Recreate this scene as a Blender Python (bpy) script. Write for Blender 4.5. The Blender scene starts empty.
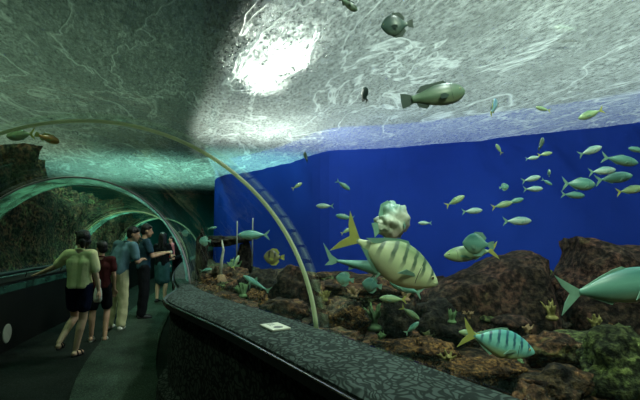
import bpy, bmesh, math, random
from math import sin, cos, pi, radians, sqrt, atan, atan2
from mathutils import Vector, Matrix, Euler, noise
S = bpy.context.scene
C = S.collection
random.seed(7)

# ------------------------------------------------------------------ camera
FPX = 430.0
PITCH = atan(36 / FPX)
EYE = 1.55
cam_d = bpy.data.cameras.new('camera')
cam_d.sensor_width = 36.0
cam_d.lens = FPX / 640 * 36.0
cam_d.clip_start = 0.02
cam = bpy.data.objects.new('camera', cam_d)
C.objects.link(cam)
cam.location = (0, 0, EYE)
cam.rotation_euler = (pi / 2 + PITCH, 0, 0)
S.camera = cam

# ------------------------------------------------------------------ view, world, lights
S.view_settings.view_transform = 'Standard'
S.view_settings.look = 'None'
S.view_settings.exposure = 0.0
S.view_settings.gamma = 1.0
S.view_settings.use_curve_mapping = False
W = bpy.data.worlds.new('world'); S.world = W
W.use_nodes = True
W.node_tree.nodes['Background'].inputs[0].default_value = (0.16, 0.42, 0.34, 1)
W.node_tree.nodes['Background'].inputs[1].default_value = 0.035

SURF_Z = 3.4

def spot(name, loc, aim, power, col, size=70, blend=0.8, rad=0.25):
    d = bpy.data.lights.new(name, 'SPOT')
    d.energy = power; d.color = col
    d.spot_size = radians(size); d.spot_blend = blend
    d.shadow_soft_size = rad
    o = bpy.data.objects.new(name, d); C.objects.link(o)
    o.location = loc
    o.rotation_euler = (Vector(aim) - Vector(loc)).to_track_quat('-Z', 'Y').to_euler()
    return o

def point(name, loc, power, col, rad=0.2):
    d = bpy.data.lights.new(name, 'POINT')
    d.energy = power; d.color = col; d.shadow_soft_size = rad
    o = bpy.data.objects.new(name, d); C.objects.link(o); o.location = loc
    return o

# tank floodlights above the water, plus unseen lamps added as fill
point('flood_glare', (-1.08, 7.6, 4.30), 180, (1.0, 1.0, 0.93), 0.24)
point('flood_glare_upper', (-0.62, 7.4, 4.62), 190, (1.0, 1.0, 0.93), 0.24)
spot('flood_near', (2.0, 2.0, 8.0), (1.6, 4.0, 0), 1700, (0.93, 1.0, 0.94), 100)
spot('fill_front', (2.2, -0.8, 6.2), (2.0, 4.5, 0.8), 1300, (0.90, 1.0, 0.78), 60)  # added fill, brightens the fish sides that face the camera
spot('flood_far', (2.6, 6.0, 8.5), (2.8, 6.5, 0), 1500, (0.85, 0.95, 1.0), 100)
spot('flood_right', (6.0, 4.0, 8.0), (5.0, 5.0, 0), 420, (0.80, 0.92, 1.0), 90)
spot('flood_left', (-5.5, 4.5, 8.0), (-4.2, 5.5, 0), 850, (0.72, 1.0, 0.68), 100)
spot('fill_far_end', (-2.0, 11.0, 7.2), (-1.9, 11.6, 1), 2200, (0.42, 0.95, 0.90), 80)  # added fill for the dark far end of the water surface
spot('fill_left_far', (-7.6, 8.6, 7.5), (-6.6, 8.6, 1), 800, (0.80, 1.0, 0.70), 70)  # unseen lamp added to brighten the left reef
spot('fill_passage', (-4.8, 12.0, 7.6), (-4.8, 13.0, 0), 2500, (0.45, 1.0, 0.80), 95)  # unseen teal fill added over the far passage
spot('flood_blue', (1.0, 5.5, 8.0), (1.2, 10.5, 1.3), 430, (0.22, 0.38, 1.0), 75)

# ------------------------------------------------------------------ pixel -> world helper (gives a place at a chosen distance)
def ray(px, py):
    x = (px - 320) / FPX; v = (200 - py) / FPX
    return Vector((x, cos(PITCH) - v * sin(PITCH), sin(PITCH) + v * cos(PITCH)))

def at(px, py, D):
    d = ray(px, py)
    return d * (D / d.y) + Vector((0, 0, EYE))

def hit(px, py, z):
    d = ray(px, py)
    return d * ((z - EYE) / d.z) + Vector((0, 0, EYE))

# ------------------------------------------------------------------ object helpers
def link_mesh(name, bm, mat, parent=None, smooth=True):
    me = bpy.data.meshes.new(name)
    bmesh.ops.recalc_face_normals(bm, faces=bm.faces)
    bm.to_mesh(me); bm.free()
    if smooth:
        for p in me.polygons: p.use_smooth = True
    if mat: me.materials.append(mat)
    o = bpy.data.objects.new(name, me); C.objects.link(o)
    if parent: o.parent = parent
    return o

def tag(o, label=None, cat=None, group=None, kind=None):
    if label: o['label'] = label
    if cat: o['category'] = cat
    if group: o['group'] = group
    if kind: o['kind'] = kind
    return o

def thing(name, label, cat, loc=(0, 0, 0), rot=(0, 0, 0), group=None):
    o = bpy.data.objects.new(name, None); C.objects.link(o)
    o.location = loc; o.rotation_euler = rot
    o.empty_display_size = 0.1
    return tag(o, label, cat, group)

def struct(name, bm, mat, smooth=True, label=None):
    return tag(link_mesh(name, bm, mat, None, smooth), label, None, None, 'structure')

def copy_tree(o, parent=None):
    c = o.copy(); C.objects.link(c)
    if parent is not None: c.parent = parent
    for ch in list(o.children): copy_tree(ch, c)
    return c

def add_box(bm, c, s, M=None):
    v = []
    for dx in (-.5, .5):
        for dy in (-.5, .5):
            for dz in (-.5, .5):
                p = Vector((c[0] + dx * s[0], c[1] + dy * s[1], c[2] + dz * s[2]))
                v.append(bm.verts.new(M @ p if M else p))
    for f in ((0, 1, 3, 2), (4, 6, 7, 5), (0, 4, 5, 1), (2, 3, 7, 6), (0, 2, 6, 4), (1, 5, 7, 3)):
        bm.faces.new([v[i] for i in f])

def sweep(bm, rings, closed_ring=True, cap=True, loop=False):
    V = [[bm.verts.new(p) for p in r] for r in rings]
    n = len(V[0])
    pairs = list(zip(V[:-1], V[1:])) + ([(V[-1], V[0])] if loop else [])
    for a, b in pairs:
        for i in range(n if closed_ring else n - 1):
            j = (i + 1) % n
            bm.faces.new((a[i], a[j], b[j], b[i]))
    if cap and closed_ring and not loop:
        bm.faces.new(V[0][::-1]); bm.faces.new(V[-1])
    return V

def tube(bm, pts, rad, n=10):
    pts = [Vector(p) for p in pts]
    if not isinstance(rad, (list, tuple)): rad = [rad] * len(pts)
    up = Vector((0.13, 0.2, 1)).normalized()
    rings = []
    for i, p in enumerate(pts):
        t = (pts[min(i + 1, len(pts) - 1)] - pts[max(i - 1, 0)]).normalized()
        a = t.cross(up)
        if a.length < 1e-3: a = t.cross(Vector((1, 0, 0)))
        a.normalize(); b = t.cross(a).normalized()
        rings.append([p + (a * cos(2 * pi * k / n) + b * sin(2 * pi * k / n)) * rad[i] for k in range(n)])
    sweep(bm, rings)

def ellipsoid(bm, c, r, M=None, u=16, v=12):
    T = Matrix.Translation(Vector(c)) @ (M.to_4x4() if M else Matrix.Identity(4)) @ Matrix.Diagonal((r[0], r[1], r[2], 1))
    bmesh.ops.create_uvsphere(bm, u_segments=u, v_segments=v, radius=1.0, matrix=T)

def capsule(bm, a, b, ra, rb, n=14):
    a = Vector(a); b = Vector(b)
    t = b - a
    L = t.length
    if L < 1e-5:
        ellipsoid(bm, a, (ra, ra, ra)); return
    t /= L
    x = t.orthogonal().normalized(); y = t.cross(x)
    prof = []
    for k in range(1, 5):
        an = pi / 2 * k / 4
        prof.append((-ra * cos(an), ra * sin(an)))
    for k in range(0, 4):
        an = pi / 2 * k / 4
        prof.append((L + rb * sin(an), rb * cos(an)))
    rings = [[a + t * h + (x * cos(2 * pi * k / n) + y * sin(2 * pi * k / n)) * r for k in range(n)] for h, r in prof]
    V = sweep(bm, rings, cap=False)
    v0 = bm.verts.new(a - t * ra); v1 = bm.verts.new(b + t * rb)
    for i in range(n):
        j = (i + 1) % n
        bm.faces.new((v0, V[0][j], V[0][i])); bm.faces.new((v1, V[-1][i], V[-1][j]))

def remeshed(name, bm, mat, parent, voxel, smooth_it=4, cuts=(), wob=0.0):
    """grow one continuous skin round overlapping volumes"""
    me = bpy.data.meshes.new('tmp'); bmesh.ops.recalc_face_normals(bm, faces=bm.faces)
    bm.to_mesh(me); bm.free()
    o = bpy.data.objects.new('tmp', me); C.objects.link(o)
    m = o.modifiers.new('r', 'REMESH'); m.mode = 'VOXEL'; m.voxel_size = voxel
    if smooth_it:
        s = o.modifiers.new('s', 'SMOOTH'); s.factor = 0.5; s.iterations = smooth_it
    dg = bpy.context.evaluated_depsgraph_get(); dg.update()
    me2 = bpy.data.meshes.new_from_object(o.evaluated_get(dg))
    bpy.data.objects.remove(o); bpy.data.meshes.remove(me)
    b2 = bmesh.new(); b2.from_mesh(me2); bpy.data.meshes.remove(me2)
    if wob:
        for v in b2.verts:
            n = noise.noise(v.co * 9.0) + 0.5 * noise.noise(v.co * Vector((22, 22, 9)))
            v.co += v.normal * n * wob
    for co, no in cuts:
        r = bmesh.ops.bisect_plane(b2, geom=b2.verts[:] + b2.edges[:] + b2.faces[:], plane_co=co, plane_no=no, clear_outer=True)
        ed = [e for e in r['geom_cut'] if isinstance(e, bmesh.types.BMEdge)]
        try: bmesh.ops.holes_fill(b2, edges=ed)
        except Exception: pass
    return link_mesh(name, b2, mat, parent)

# ------------------------------------------------------------------ materials
def new_mat(name):
    m = bpy.data.materials.new(name); m.use_nodes = True
    nt = m.node_tree; nt.nodes.clear()
    out = nt.nodes.new('ShaderNodeOutputMaterial')
    return m, nt, out

def nd(nt, kind, **kw):
    n = nt.nodes.new(kind)
    for k, v in kw.items():
        if k in ('operation', 'blend_type', 'feature', 'data_type', 'bands_direction', 'wave_type', 'noise_dimensions', 'wave_profile', 'distance'):
            setattr(n, k, v)
        else:
            n.inputs[k].default_value = v
    return n

def ramp(nt, stops):
    r = nt.nodes.new('ShaderNodeValToRGB')
    e = r.color_ramp.elements
    while len(e) > 1: e.remove(e[-1])
    e[0].position = stops[0][0]; e[0].color = (*stops[0][1], 1)
    for p, c in stops[1:]:
        x = e.new(p); x.color = (*c, 1)
    return r

def mat_simple(name, col, rough=0.6, spec=0.3, var=0.15, scale=8.0, bump=0.0, bscale=40.0, metal=0.0):
    m, nt, out = new_mat(name)
    p = nd(nt, 'ShaderNodeBsdfPrincipled', Roughness=rough, Metallic=metal)
    p.inputs['Specular IOR Level'].default_value = spec
    tc = nt.nodes.new('ShaderNodeTexCoord')
    nz = nd(nt, 'ShaderNodeTexNoise', Scale=scale, Detail=4.0)
    nt.links.new(tc.outputs['Object'], nz.inputs['Vector'])
    lo = tuple(c * (1 - var) for c in col); hi = tuple(min(1, c * (1 + var)) for c in col)
    r = ramp(nt, [(0.3, lo), (0.7, hi)])
    nt.links.new(nz.outputs['Fac'], r.inputs['Fac'])
    nt.links.new(r.outputs['Color'], p.inputs['Base Color'])
    if bump:
        n2 = nd(nt, 'ShaderNodeTexNoise', Scale=bscale, Detail=3.0)
        nt.links.new(tc.outputs['Object'], n2.inputs['Vector'])
        b = nd(nt, 'ShaderNodeBump', Strength=bump, Distance=0.02)
        nt.links.new(n2.outputs['Fac'], b.inputs['Height'])
        nt.links.new(b.outputs['Normal'], p.inputs['Normal'])
    nt.links.new(p.outputs[0], out.inputs[0])
    return m

def mat_reef(name, stops, scale=2.5, bump=0.8):
    m, nt, out = new_mat(name)
    p = nd(nt, 'ShaderNodeBsdfPrincipled', Roughness=0.9)
    p.inputs['Specular IOR Level'].default_value = 0.15
    tc = nt.nodes.new('ShaderNodeTexCoord')
    g = nt.nodes.new('ShaderNodeNewGeometry')
    nz = nd(nt, 'ShaderNodeTexNoise', Scale=scale, Detail=7.0, Roughness=0.68, Distortion=0.6)
    nt.links.new(g.outputs['Position'], nz.inputs['Vector'])
    r = ramp(nt, stops)
    nt.links.new(nz.outputs['Fac'], r.inputs['Fac'])
    # encrusting specks
    vo = nd(nt, 'ShaderNodeTexNoise', Scale=scale * 6, Detail=3.0, Roughness=0.6)
    nt.links.new(g.outputs['Position'], vo.inputs['Vector'])
    r2 = ramp(nt, [(0.40, (0.15, 0.15, 0.15)), (0.5, (0.62, 0.62, 0.6)), (0.62, (1.7, 1.6, 1.3))])
    nt.links.new(vo.outputs['Fac'], r2.inputs['Fac'])
    mx = nd(nt, 'ShaderNodeMix', data_type='RGBA', blend_type='MULTIPLY')
    mx.inputs['Factor'].default_value = 1.0
    nt.links.new(r.outputs['Color'], mx.inputs[6]); nt.links.new(r2.outputs['Color'], mx.inputs[7])
    nt.links.new(mx.outputs[2], p.inputs['Base Color'])
    b = nd(nt, 'ShaderNodeBump', Strength=bump, Distance=0.06)
    nt.links.new(vo.outputs['Fac'], b.inputs['Height'])
    nt.links.new(b.outputs['Normal'], p.inputs['Normal'])
    nt.links.new(p.outputs[0], out.inputs[0])
    return m

BR = [(0.32, (0.008, 0.008, 0.006)), (0.45, (0.040, 0.030, 0.017)), (0.54, (0.10, 0.052, 0.028)), (0.62, (0.06, 0.065, 0.028)), (0.72, (0.20, 0.20, 0.08))]
M_REEF = mat_reef('reef brown', BR)
M_REEF_RED = mat_reef('reef maroon', [(0.34, (0.012, 0.011, 0.008)), (0.5, (0.034, 0.024, 0.018)), (0.60, (0.058, 0.030, 0.024)), (0.74, (0.06, 0.06, 0.032))], 3.0, 0.5)
M_REEF_GRN = mat_reef('reef mossy', [(0.34, (0.010, 0.014, 0.007)), (0.5, (0.045, 0.060, 0.026)), (0.62, (0.10, 0.14, 0.05)), (0.76, (0.22, 0.26, 0.10))], 3.5, 0.6)
M_REEF_DRK = mat_reef('reef black', [(0.3, (0.006, 0.007, 0.006)), (0.55, (0.02, 0.018, 0.013)), (0.8, (0.06, 0.05, 0.03))], 3.0, 0.6)
M_REEF_ORG = mat_reef('reef ochre', [(0.34, (0.018, 0.012, 0.007)), (0.48, (0.10, 0.055, 0.022)), (0.6, (0.20, 0.12, 0.045)), (0.72, (0.28, 0.26, 0.11))], 6.0, 1.0)
M_REEF_LEFT = mat_reef('reef left', [(0.32, (0.020, 0.024, 0.014)), (0.47, (0.06, 0.062, 0.034)), (0.55, (0.15, 0.07, 0.045)), (0.62, (0.10, 0.13, 0.06)), (0.72, (0.34, 0.32, 0.12))], 2.6, 1.0)

def mat_blue():
    m, nt, out = new_mat('blue tank wall')
    p = nd(nt, 'ShaderNodeBsdfPrincipled', Roughness=0.9)
    p.inputs['Specular IOR Level'].default_value = 0.0
    g = nt.nodes.new('ShaderNodeNewGeometry')
    nz = nd(nt, 'ShaderNodeTexNoise', Scale=0.35, Detail=2.0)
    nt.links.new(g.outputs['Position'], nz.inputs['Vector'])
    r = ramp(nt, [(0.3, (0.010, 0.030, 0.22)), (0.7, (0.014, 0.045, 0.30))])
    nt.links.new(nz.outputs['Fac'], r.inputs['Fac'])
    nt.links.new(r.outputs['Color'], p.inputs['Base Color'])
    nt.links.new(p.outputs[0], out.inputs[0])
    return m
M_BLUE = mat_blue()

def mat_surface():
    """rippled underside of the water"""
    m, nt, out = new_mat('water surface')
    g = nt.nodes.new('ShaderNodeNewGeometry')
    mr0 = nd(nt, 'ShaderNodeMapping'); mr0.inputs['Rotation'].default_value = (0, 0, radians(70))
    nt.links.new(g.outputs['Position'], mr0.inputs['Vector'])
    mp = nd(nt, 'ShaderNodeMapping'); mp.inputs['Scale'].default_value = (0.55, 1.25, 1)
    nt.links.new(mr0.outputs[0], mp.inputs['Vector'])
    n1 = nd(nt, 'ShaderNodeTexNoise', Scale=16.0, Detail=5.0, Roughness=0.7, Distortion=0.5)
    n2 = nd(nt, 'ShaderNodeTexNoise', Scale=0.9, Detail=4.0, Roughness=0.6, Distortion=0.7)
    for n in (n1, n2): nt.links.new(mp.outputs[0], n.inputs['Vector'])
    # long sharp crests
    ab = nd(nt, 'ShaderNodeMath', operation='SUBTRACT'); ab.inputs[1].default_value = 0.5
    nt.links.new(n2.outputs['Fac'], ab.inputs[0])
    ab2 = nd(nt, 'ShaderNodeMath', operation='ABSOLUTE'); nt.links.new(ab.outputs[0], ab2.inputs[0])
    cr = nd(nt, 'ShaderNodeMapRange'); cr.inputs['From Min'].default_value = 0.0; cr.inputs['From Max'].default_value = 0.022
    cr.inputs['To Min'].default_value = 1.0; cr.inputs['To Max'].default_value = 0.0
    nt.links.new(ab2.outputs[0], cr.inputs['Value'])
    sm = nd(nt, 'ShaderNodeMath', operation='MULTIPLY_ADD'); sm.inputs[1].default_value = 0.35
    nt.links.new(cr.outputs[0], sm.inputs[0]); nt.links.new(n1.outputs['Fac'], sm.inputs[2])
    b = nd(nt, 'ShaderNodeBump', Strength=1.0, Distance=0.10)
    nt.links.new(sm.outputs[0], b.inputs['Height'])
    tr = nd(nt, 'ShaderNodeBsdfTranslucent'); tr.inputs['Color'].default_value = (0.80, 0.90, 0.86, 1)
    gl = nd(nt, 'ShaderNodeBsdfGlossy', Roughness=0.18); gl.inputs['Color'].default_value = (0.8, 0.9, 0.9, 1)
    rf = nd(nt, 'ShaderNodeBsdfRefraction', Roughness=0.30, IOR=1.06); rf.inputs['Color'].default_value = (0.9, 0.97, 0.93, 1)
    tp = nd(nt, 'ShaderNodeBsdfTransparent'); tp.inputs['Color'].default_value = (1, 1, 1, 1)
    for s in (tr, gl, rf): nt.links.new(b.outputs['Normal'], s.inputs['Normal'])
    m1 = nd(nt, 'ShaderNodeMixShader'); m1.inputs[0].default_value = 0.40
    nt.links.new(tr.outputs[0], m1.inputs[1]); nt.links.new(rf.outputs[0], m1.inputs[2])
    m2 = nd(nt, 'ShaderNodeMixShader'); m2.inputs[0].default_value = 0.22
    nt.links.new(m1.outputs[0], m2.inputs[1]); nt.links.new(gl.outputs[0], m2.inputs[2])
    # glitter put into the surface: noise flecks and crests turn paler
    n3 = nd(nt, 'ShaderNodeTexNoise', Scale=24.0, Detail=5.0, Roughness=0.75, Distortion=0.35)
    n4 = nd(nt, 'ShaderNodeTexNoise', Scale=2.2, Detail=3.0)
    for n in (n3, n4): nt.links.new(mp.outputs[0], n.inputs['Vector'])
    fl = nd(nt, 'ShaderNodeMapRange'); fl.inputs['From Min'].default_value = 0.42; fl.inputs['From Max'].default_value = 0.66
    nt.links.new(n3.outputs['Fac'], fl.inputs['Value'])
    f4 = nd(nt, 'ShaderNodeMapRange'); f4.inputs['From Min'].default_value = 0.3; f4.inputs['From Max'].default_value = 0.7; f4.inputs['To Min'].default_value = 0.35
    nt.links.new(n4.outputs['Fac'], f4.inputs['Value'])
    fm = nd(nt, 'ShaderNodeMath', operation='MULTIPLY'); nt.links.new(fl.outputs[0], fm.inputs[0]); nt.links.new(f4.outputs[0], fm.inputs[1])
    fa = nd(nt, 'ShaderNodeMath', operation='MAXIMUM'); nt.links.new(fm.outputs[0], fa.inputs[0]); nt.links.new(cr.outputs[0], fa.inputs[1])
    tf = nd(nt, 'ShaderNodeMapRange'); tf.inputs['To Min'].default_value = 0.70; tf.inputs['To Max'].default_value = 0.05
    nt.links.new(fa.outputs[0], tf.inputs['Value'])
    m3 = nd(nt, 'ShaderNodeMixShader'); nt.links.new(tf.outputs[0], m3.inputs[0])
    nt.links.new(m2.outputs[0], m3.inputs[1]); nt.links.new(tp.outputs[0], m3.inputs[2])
    nt.links.new(m3.outputs[0], out.inputs[0])
    return m
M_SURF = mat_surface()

def mat_acrylic(name, tint, gloss=1.0, rough=0.02, refl=0.0, refl_col=(0.3, 0.7, 0.6)):
    m, nt, out = new_mat(name)
    tp = nd(nt, 'ShaderNodeBsdfTransparent'); tp.inputs['Color'].default_value = (*tint, 1)
    gl = nd(nt, 'ShaderNodeBsdfGlossy', Roughness=rough); gl.inputs['Color'].default_value = (0.85 * gloss, 1.0 * gloss, 0.93 * gloss, 1)
    lw = nd(nt, 'ShaderNodeLayerWeight', Blend=0.5)
    pw = nd(nt, 'ShaderNodeMath', operation='POWER'); pw.inputs[1].default_value = 5.0
    nt.links.new(lw.outputs['Facing'], pw.inputs[0])
    fr = nd(nt, 'ShaderNodeMath', operation='MULTIPLY_ADD'); fr.inputs[1].default_value = 0.24; fr.inputs[2].default_value = 0.03
    nt.links.new(pw.outputs[0], fr.inputs[0])
    g = nt.nodes.new('ShaderNodeNewGeometry')
    nz = nd(nt, 'ShaderNodeTexNoise', Scale=1.3, Detail=2.0)
    nt.links.new(g.outputs['Position'], nz.inputs['Vector'])
    b = nd(nt, 'ShaderNodeBump', Strength=0.10, Distance=0.25)
    nt.links.new(nz.outputs['Fac'], b.inputs['Height'])
    nt.links.new(b.outputs['Normal'], gl.inputs['Normal'])
    mx = nd(nt, 'ShaderNodeMixShader')
    nt.links.new(fr.outputs[0], mx.inputs[0])
    nt.links.new(tp.outputs[0], mx.inputs[1]); nt.links.new(gl.outputs[0], mx.inputs[2])
    last = mx
    if refl:
        tl = nd(nt, 'ShaderNodeBsdfTranslucent'); tl.inputs['Color'].default_value = (*refl_col, 1)
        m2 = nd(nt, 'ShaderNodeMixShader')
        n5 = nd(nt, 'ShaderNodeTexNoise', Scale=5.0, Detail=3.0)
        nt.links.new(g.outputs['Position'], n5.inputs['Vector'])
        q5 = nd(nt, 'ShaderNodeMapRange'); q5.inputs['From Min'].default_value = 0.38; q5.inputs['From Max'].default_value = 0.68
        q5.inputs['To Min'].default_value = 0.05; q5.inputs['To Max'].default_value = refl * 2
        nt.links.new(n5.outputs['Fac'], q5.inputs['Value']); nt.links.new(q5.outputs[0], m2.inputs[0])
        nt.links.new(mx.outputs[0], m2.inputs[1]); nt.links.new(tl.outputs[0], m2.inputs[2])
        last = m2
    nt.links.new(last.outputs[0], out.inputs[0])
    return m
M_ACR = mat_acrylic('acrylic sheet', (0.95, 1.0, 0.975))
M_REFL_BAND = mat_acrylic('acrylic reflection band', (0.80, 0.97, 0.90), 1.0, 0.12, 0.30, (0.40, 0.75, 0.64))  # crescent reflections put into a patchy teal colour

def mat_carpet(name, lo, hi, scale=26.0, line=0.10):
    """woven carpet with a crackled leaf pattern"""
    m, nt, out = new_mat(name)
    p = nd(nt, 'ShaderNodeBsdfPrincipled', Roughness=0.95)
    p.inputs['Specular IOR Level'].default_value = 0.1
    g = nt.nodes.new('ShaderNodeNewGeometry')
    dn = nd(nt, 'ShaderNodeTexNoise', Scale=5.0, Detail=2.0)
    nt.links.new(g.outputs['Position'], dn.inputs['Vector'])
    ad = nd(nt, 'ShaderNodeMix', data_type='RGBA', blend_type='LINEAR_LIGHT'); ad.inputs['Factor'].default_value = 0.12
    nt.links.new(g.outputs['Position'], ad.inputs[6]); nt.links.new(dn.outputs['Color'], ad.inputs[7])
    mp = nd(nt, 'ShaderNodeMapping'); mp.inputs['Scale'].default_value = (1.0, 0.55, 1.0); mp.inputs['Rotation'].default_value = (0, 0, 0.9)
    nt.links.new(ad.outputs[2], mp.inputs['Vector'])
    v = nd(nt, 'ShaderNodeTexVoronoi', feature='DISTANCE_TO_EDGE', Scale=scale)
    nt.links.new(mp.outputs[0], v.inputs['Vector'])
    r = ramp(nt, [(0.0, lo), (line, lo), (line * 2.2, hi)])
    nt.links.new(v.outputs['Distance'], r.inputs['Fac'])
    n2 = nd(nt, 'ShaderNodeTexNoise', Scale=3.0, Detail=4.0)
    nt.links.new(g.outputs['Position'], n2.inputs['Vector'])
    r2 = ramp(nt, [(0.3, (0.7, 0.7, 0.7)), (0.7, (1.15, 1.15, 1.15))])
    nt.links.new(n2.outputs['Fac'], r2.inputs['Fac'])
    mx = nd(nt, 'ShaderNodeMix', data_type='RGBA', blend_type='MULTIPLY'); mx.inputs['Factor'].default_value = 1.0
    nt.links.new(r.outputs['Color'], mx.inputs[6]); nt.links.new(r2.outputs['Color'], mx.inputs[7])
    nt.links.new(mx.outputs[2], p.inputs['Base Color'])
    nt.links.new(p.outputs[0], out.inputs[0])
    return m
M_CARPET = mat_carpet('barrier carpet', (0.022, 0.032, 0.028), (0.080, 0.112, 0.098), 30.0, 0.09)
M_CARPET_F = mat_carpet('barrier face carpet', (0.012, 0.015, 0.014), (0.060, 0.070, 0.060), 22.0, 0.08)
M_FLOOR = mat_carpet('floor carpet', (0.026, 0.040, 0.028), (0.066, 0.098, 0.070), 60.0, 0.12)
M_BELT = mat_carpet('walkway rubber', (0.010, 0.014, 0.011), (0.024, 0.032, 0.026), 60.0, 0.12)
M_DARKPANEL = mat_simple('dark panel', (0.008, 0.009, 0.008), 0.6, 0.2, 0.3, 2.0)
M_TEALW = mat_simple('teal tank wall', (0.025, 0.17, 0.15), 0.9, 0.05, 0.3, 0.6)
M_DARK = mat_simple('dark wall', (0.01, 0.014, 0.013), 0.9, 0.1)
M_CHROME = mat_simple('chrome trim', (0.55, 0.55, 0.5), 0.22, 0.5, 0.05, 5, metal=1.0)
M_BLACKRUB = mat_simple('black rubber trim', (0.008, 0.008, 0.008), 0.35, 0.5)
M_RIB = mat_simple('rib sealant', (0.66, 0.76, 0.50), 0.45, 0.4, 0.12, 6)
def mat_rib(name, col):
    m, nt, out = new_mat(name)
    d = nd(nt, 'ShaderNodeBsdfPrincipled', Roughness=0.45); d.inputs['Base Color'].default_value = (*col, 1)
    l = nd(nt, 'ShaderNodeBsdfTranslucent'); l.inputs['Color'].default_value = (*col, 1)
    g = nt.nodes.new('ShaderNodeNewGeometry')
    n = nd(nt, 'ShaderNodeTexNoise', Scale=6.0); nt.links.new(g.outputs['Position'], n.inputs['Vector'])
    r = ramp(nt, [(0.3, tuple(c * .85 for c in col)), (0.7, col)]); nt.links.new(n.outputs['Fac'], r.inputs['Fac'])
    nt.links.new(r.outputs['Color'], d.inputs['Base Color'])
    x = nd(nt, 'ShaderNodeMixShader'); x.inputs[0].default_value = 0.5
    nt.links.new(d.outputs[0], x.inputs[1]); nt.links.new(l.outputs[0], x.inputs[2]); nt.links.new(x.outputs[0], out.inputs[0])
    return m
M_RIB = mat_rib('rib translucent sealant', (0.86, 0.95, 0.68))
M_RIB_P = mat_simple('rib sealant mauve', (0.46, 0.40, 0.44), 0.45, 0.4, 0.12, 6)
M_PLATE = mat_simple('plaque', (0.62, 0.66, 0.52), 0.5, 0.3, 0.05, 20)
M_PLATED = mat_simple('plaque print', (0.08, 0.10, 0.08), 0.5)
M_DISC = mat_simple('pale disc', (0.40, 0.43, 0.34), 0.6, 0.2, 0.08, 12)
M_STRIP = mat_simple('green glass strip', (0.03, 0.10, 0.075), 0.25, 0.5, 0.7, 4)

# ------------------------------------------------------------------ tunnel plan: right and left edge of the vault, station by station
ST = [((3.4, -3.0), (0.2, -3.2)), ((2.5, -1.5), (-0.75, -1.75)), ((1.29, 0.5), (-1.78, 0.3)), ((-0.012, 2.635), (-2.72, 2.35)),
      ((-1.50, 5.05), (-4.22, 4.85)), ((-2.72, 9.0), (-5.12, 8.9)), ((-3.45, 12.5), (-5.85, 12.5)), ((-4.1, 16.0), (-6.5, 16.2)), ((-4.5, 18.5), (-6.9, 18.8))]
def cr(a, b, c, d, t):
    return tuple(0.5 * ((2 * b[i]) + (-a[i] + c[i]) * t + (2 * a[i] - 5 * b[i] + 4 * c[i] - d[i]) * t * t + (-a[i] + 3 * b[i] - 3 * c[i] + d[i]) * t ** 3) for i in range(2))
def edge(side, u):
    u = max(0.0, min(len(ST) - 1.0001, u)); k = int(u); t = u - k
    g = lambda i: ST[max(0, min(len(ST) - 1, i))][side]
    return Vector((*cr(g(k - 1), g(k), g(k + 1), g(k + 2), t), 0))
def inward(side, u, off, z=0.0):
    """point off metres from the vault edge towards the walkway"""
    p = edge(side, u); e = 0.02
    t = (edge(side, u + e) - edge(side, u - e)).normalized()
    n = Vector((t.y, -t.x, 0))      # right of travel
    q = p + n * (off if side == 1 else -off)
    return Vector((q.x, q.y, z))
ZB = 1.0
def ring(u, n, dr=0.0, du=0.0, zlo=ZB):
    r_ = edge(0, u + du); l_ = edge(1, u + du)
    c = (r_ + l_) / 2; h = (r_ - l_).length / 2; d = (r_ - l_).normalized()
    zc = 0.87; R0 = sqrt(h * h + (ZB - zc) ** 2)
    R = R0 + dr
    a0 = math.asin((zlo - zc) / R)
    out = []
    for i in range(n + 1):
        a = a0 + (pi - 2 * a0) * i / n
        out.append(Vector((c.x, c.y, zc)) + d * R * cos(a) + Vector((0, 0, R * sin(a))))
    return out

# vault panels between the ribs: solid curved sheets 4 cm thick
for w in range(0, 8):
    bm = bmesh.new()
    inn = [ring(w + k / 16, 40) for k in range(17)]
    outr = [ring(w + k / 16, 40, 0.04) for k in range(17)]
    V1 = sweep(bm, inn, closed_ring=False); V2 = sweep(bm, outr, closed_ring=False)
    for a, b in ((V1[0], V2[0]), (V1[-1], V2[-1])):
        for i in range(40): bm.faces.new((a[i], a[i + 1], b[i + 1], b[i]))
    for s in (0, 40):
        for k in range(16): bm.faces.new((V1[k][s], V1[k + 1][s], V2[k + 1][s], V2[k][s]))
    struct('window_%d' % (w + 1), bm, M_ACR, label='clear curved acrylic panel of the tunnel vault')

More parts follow.
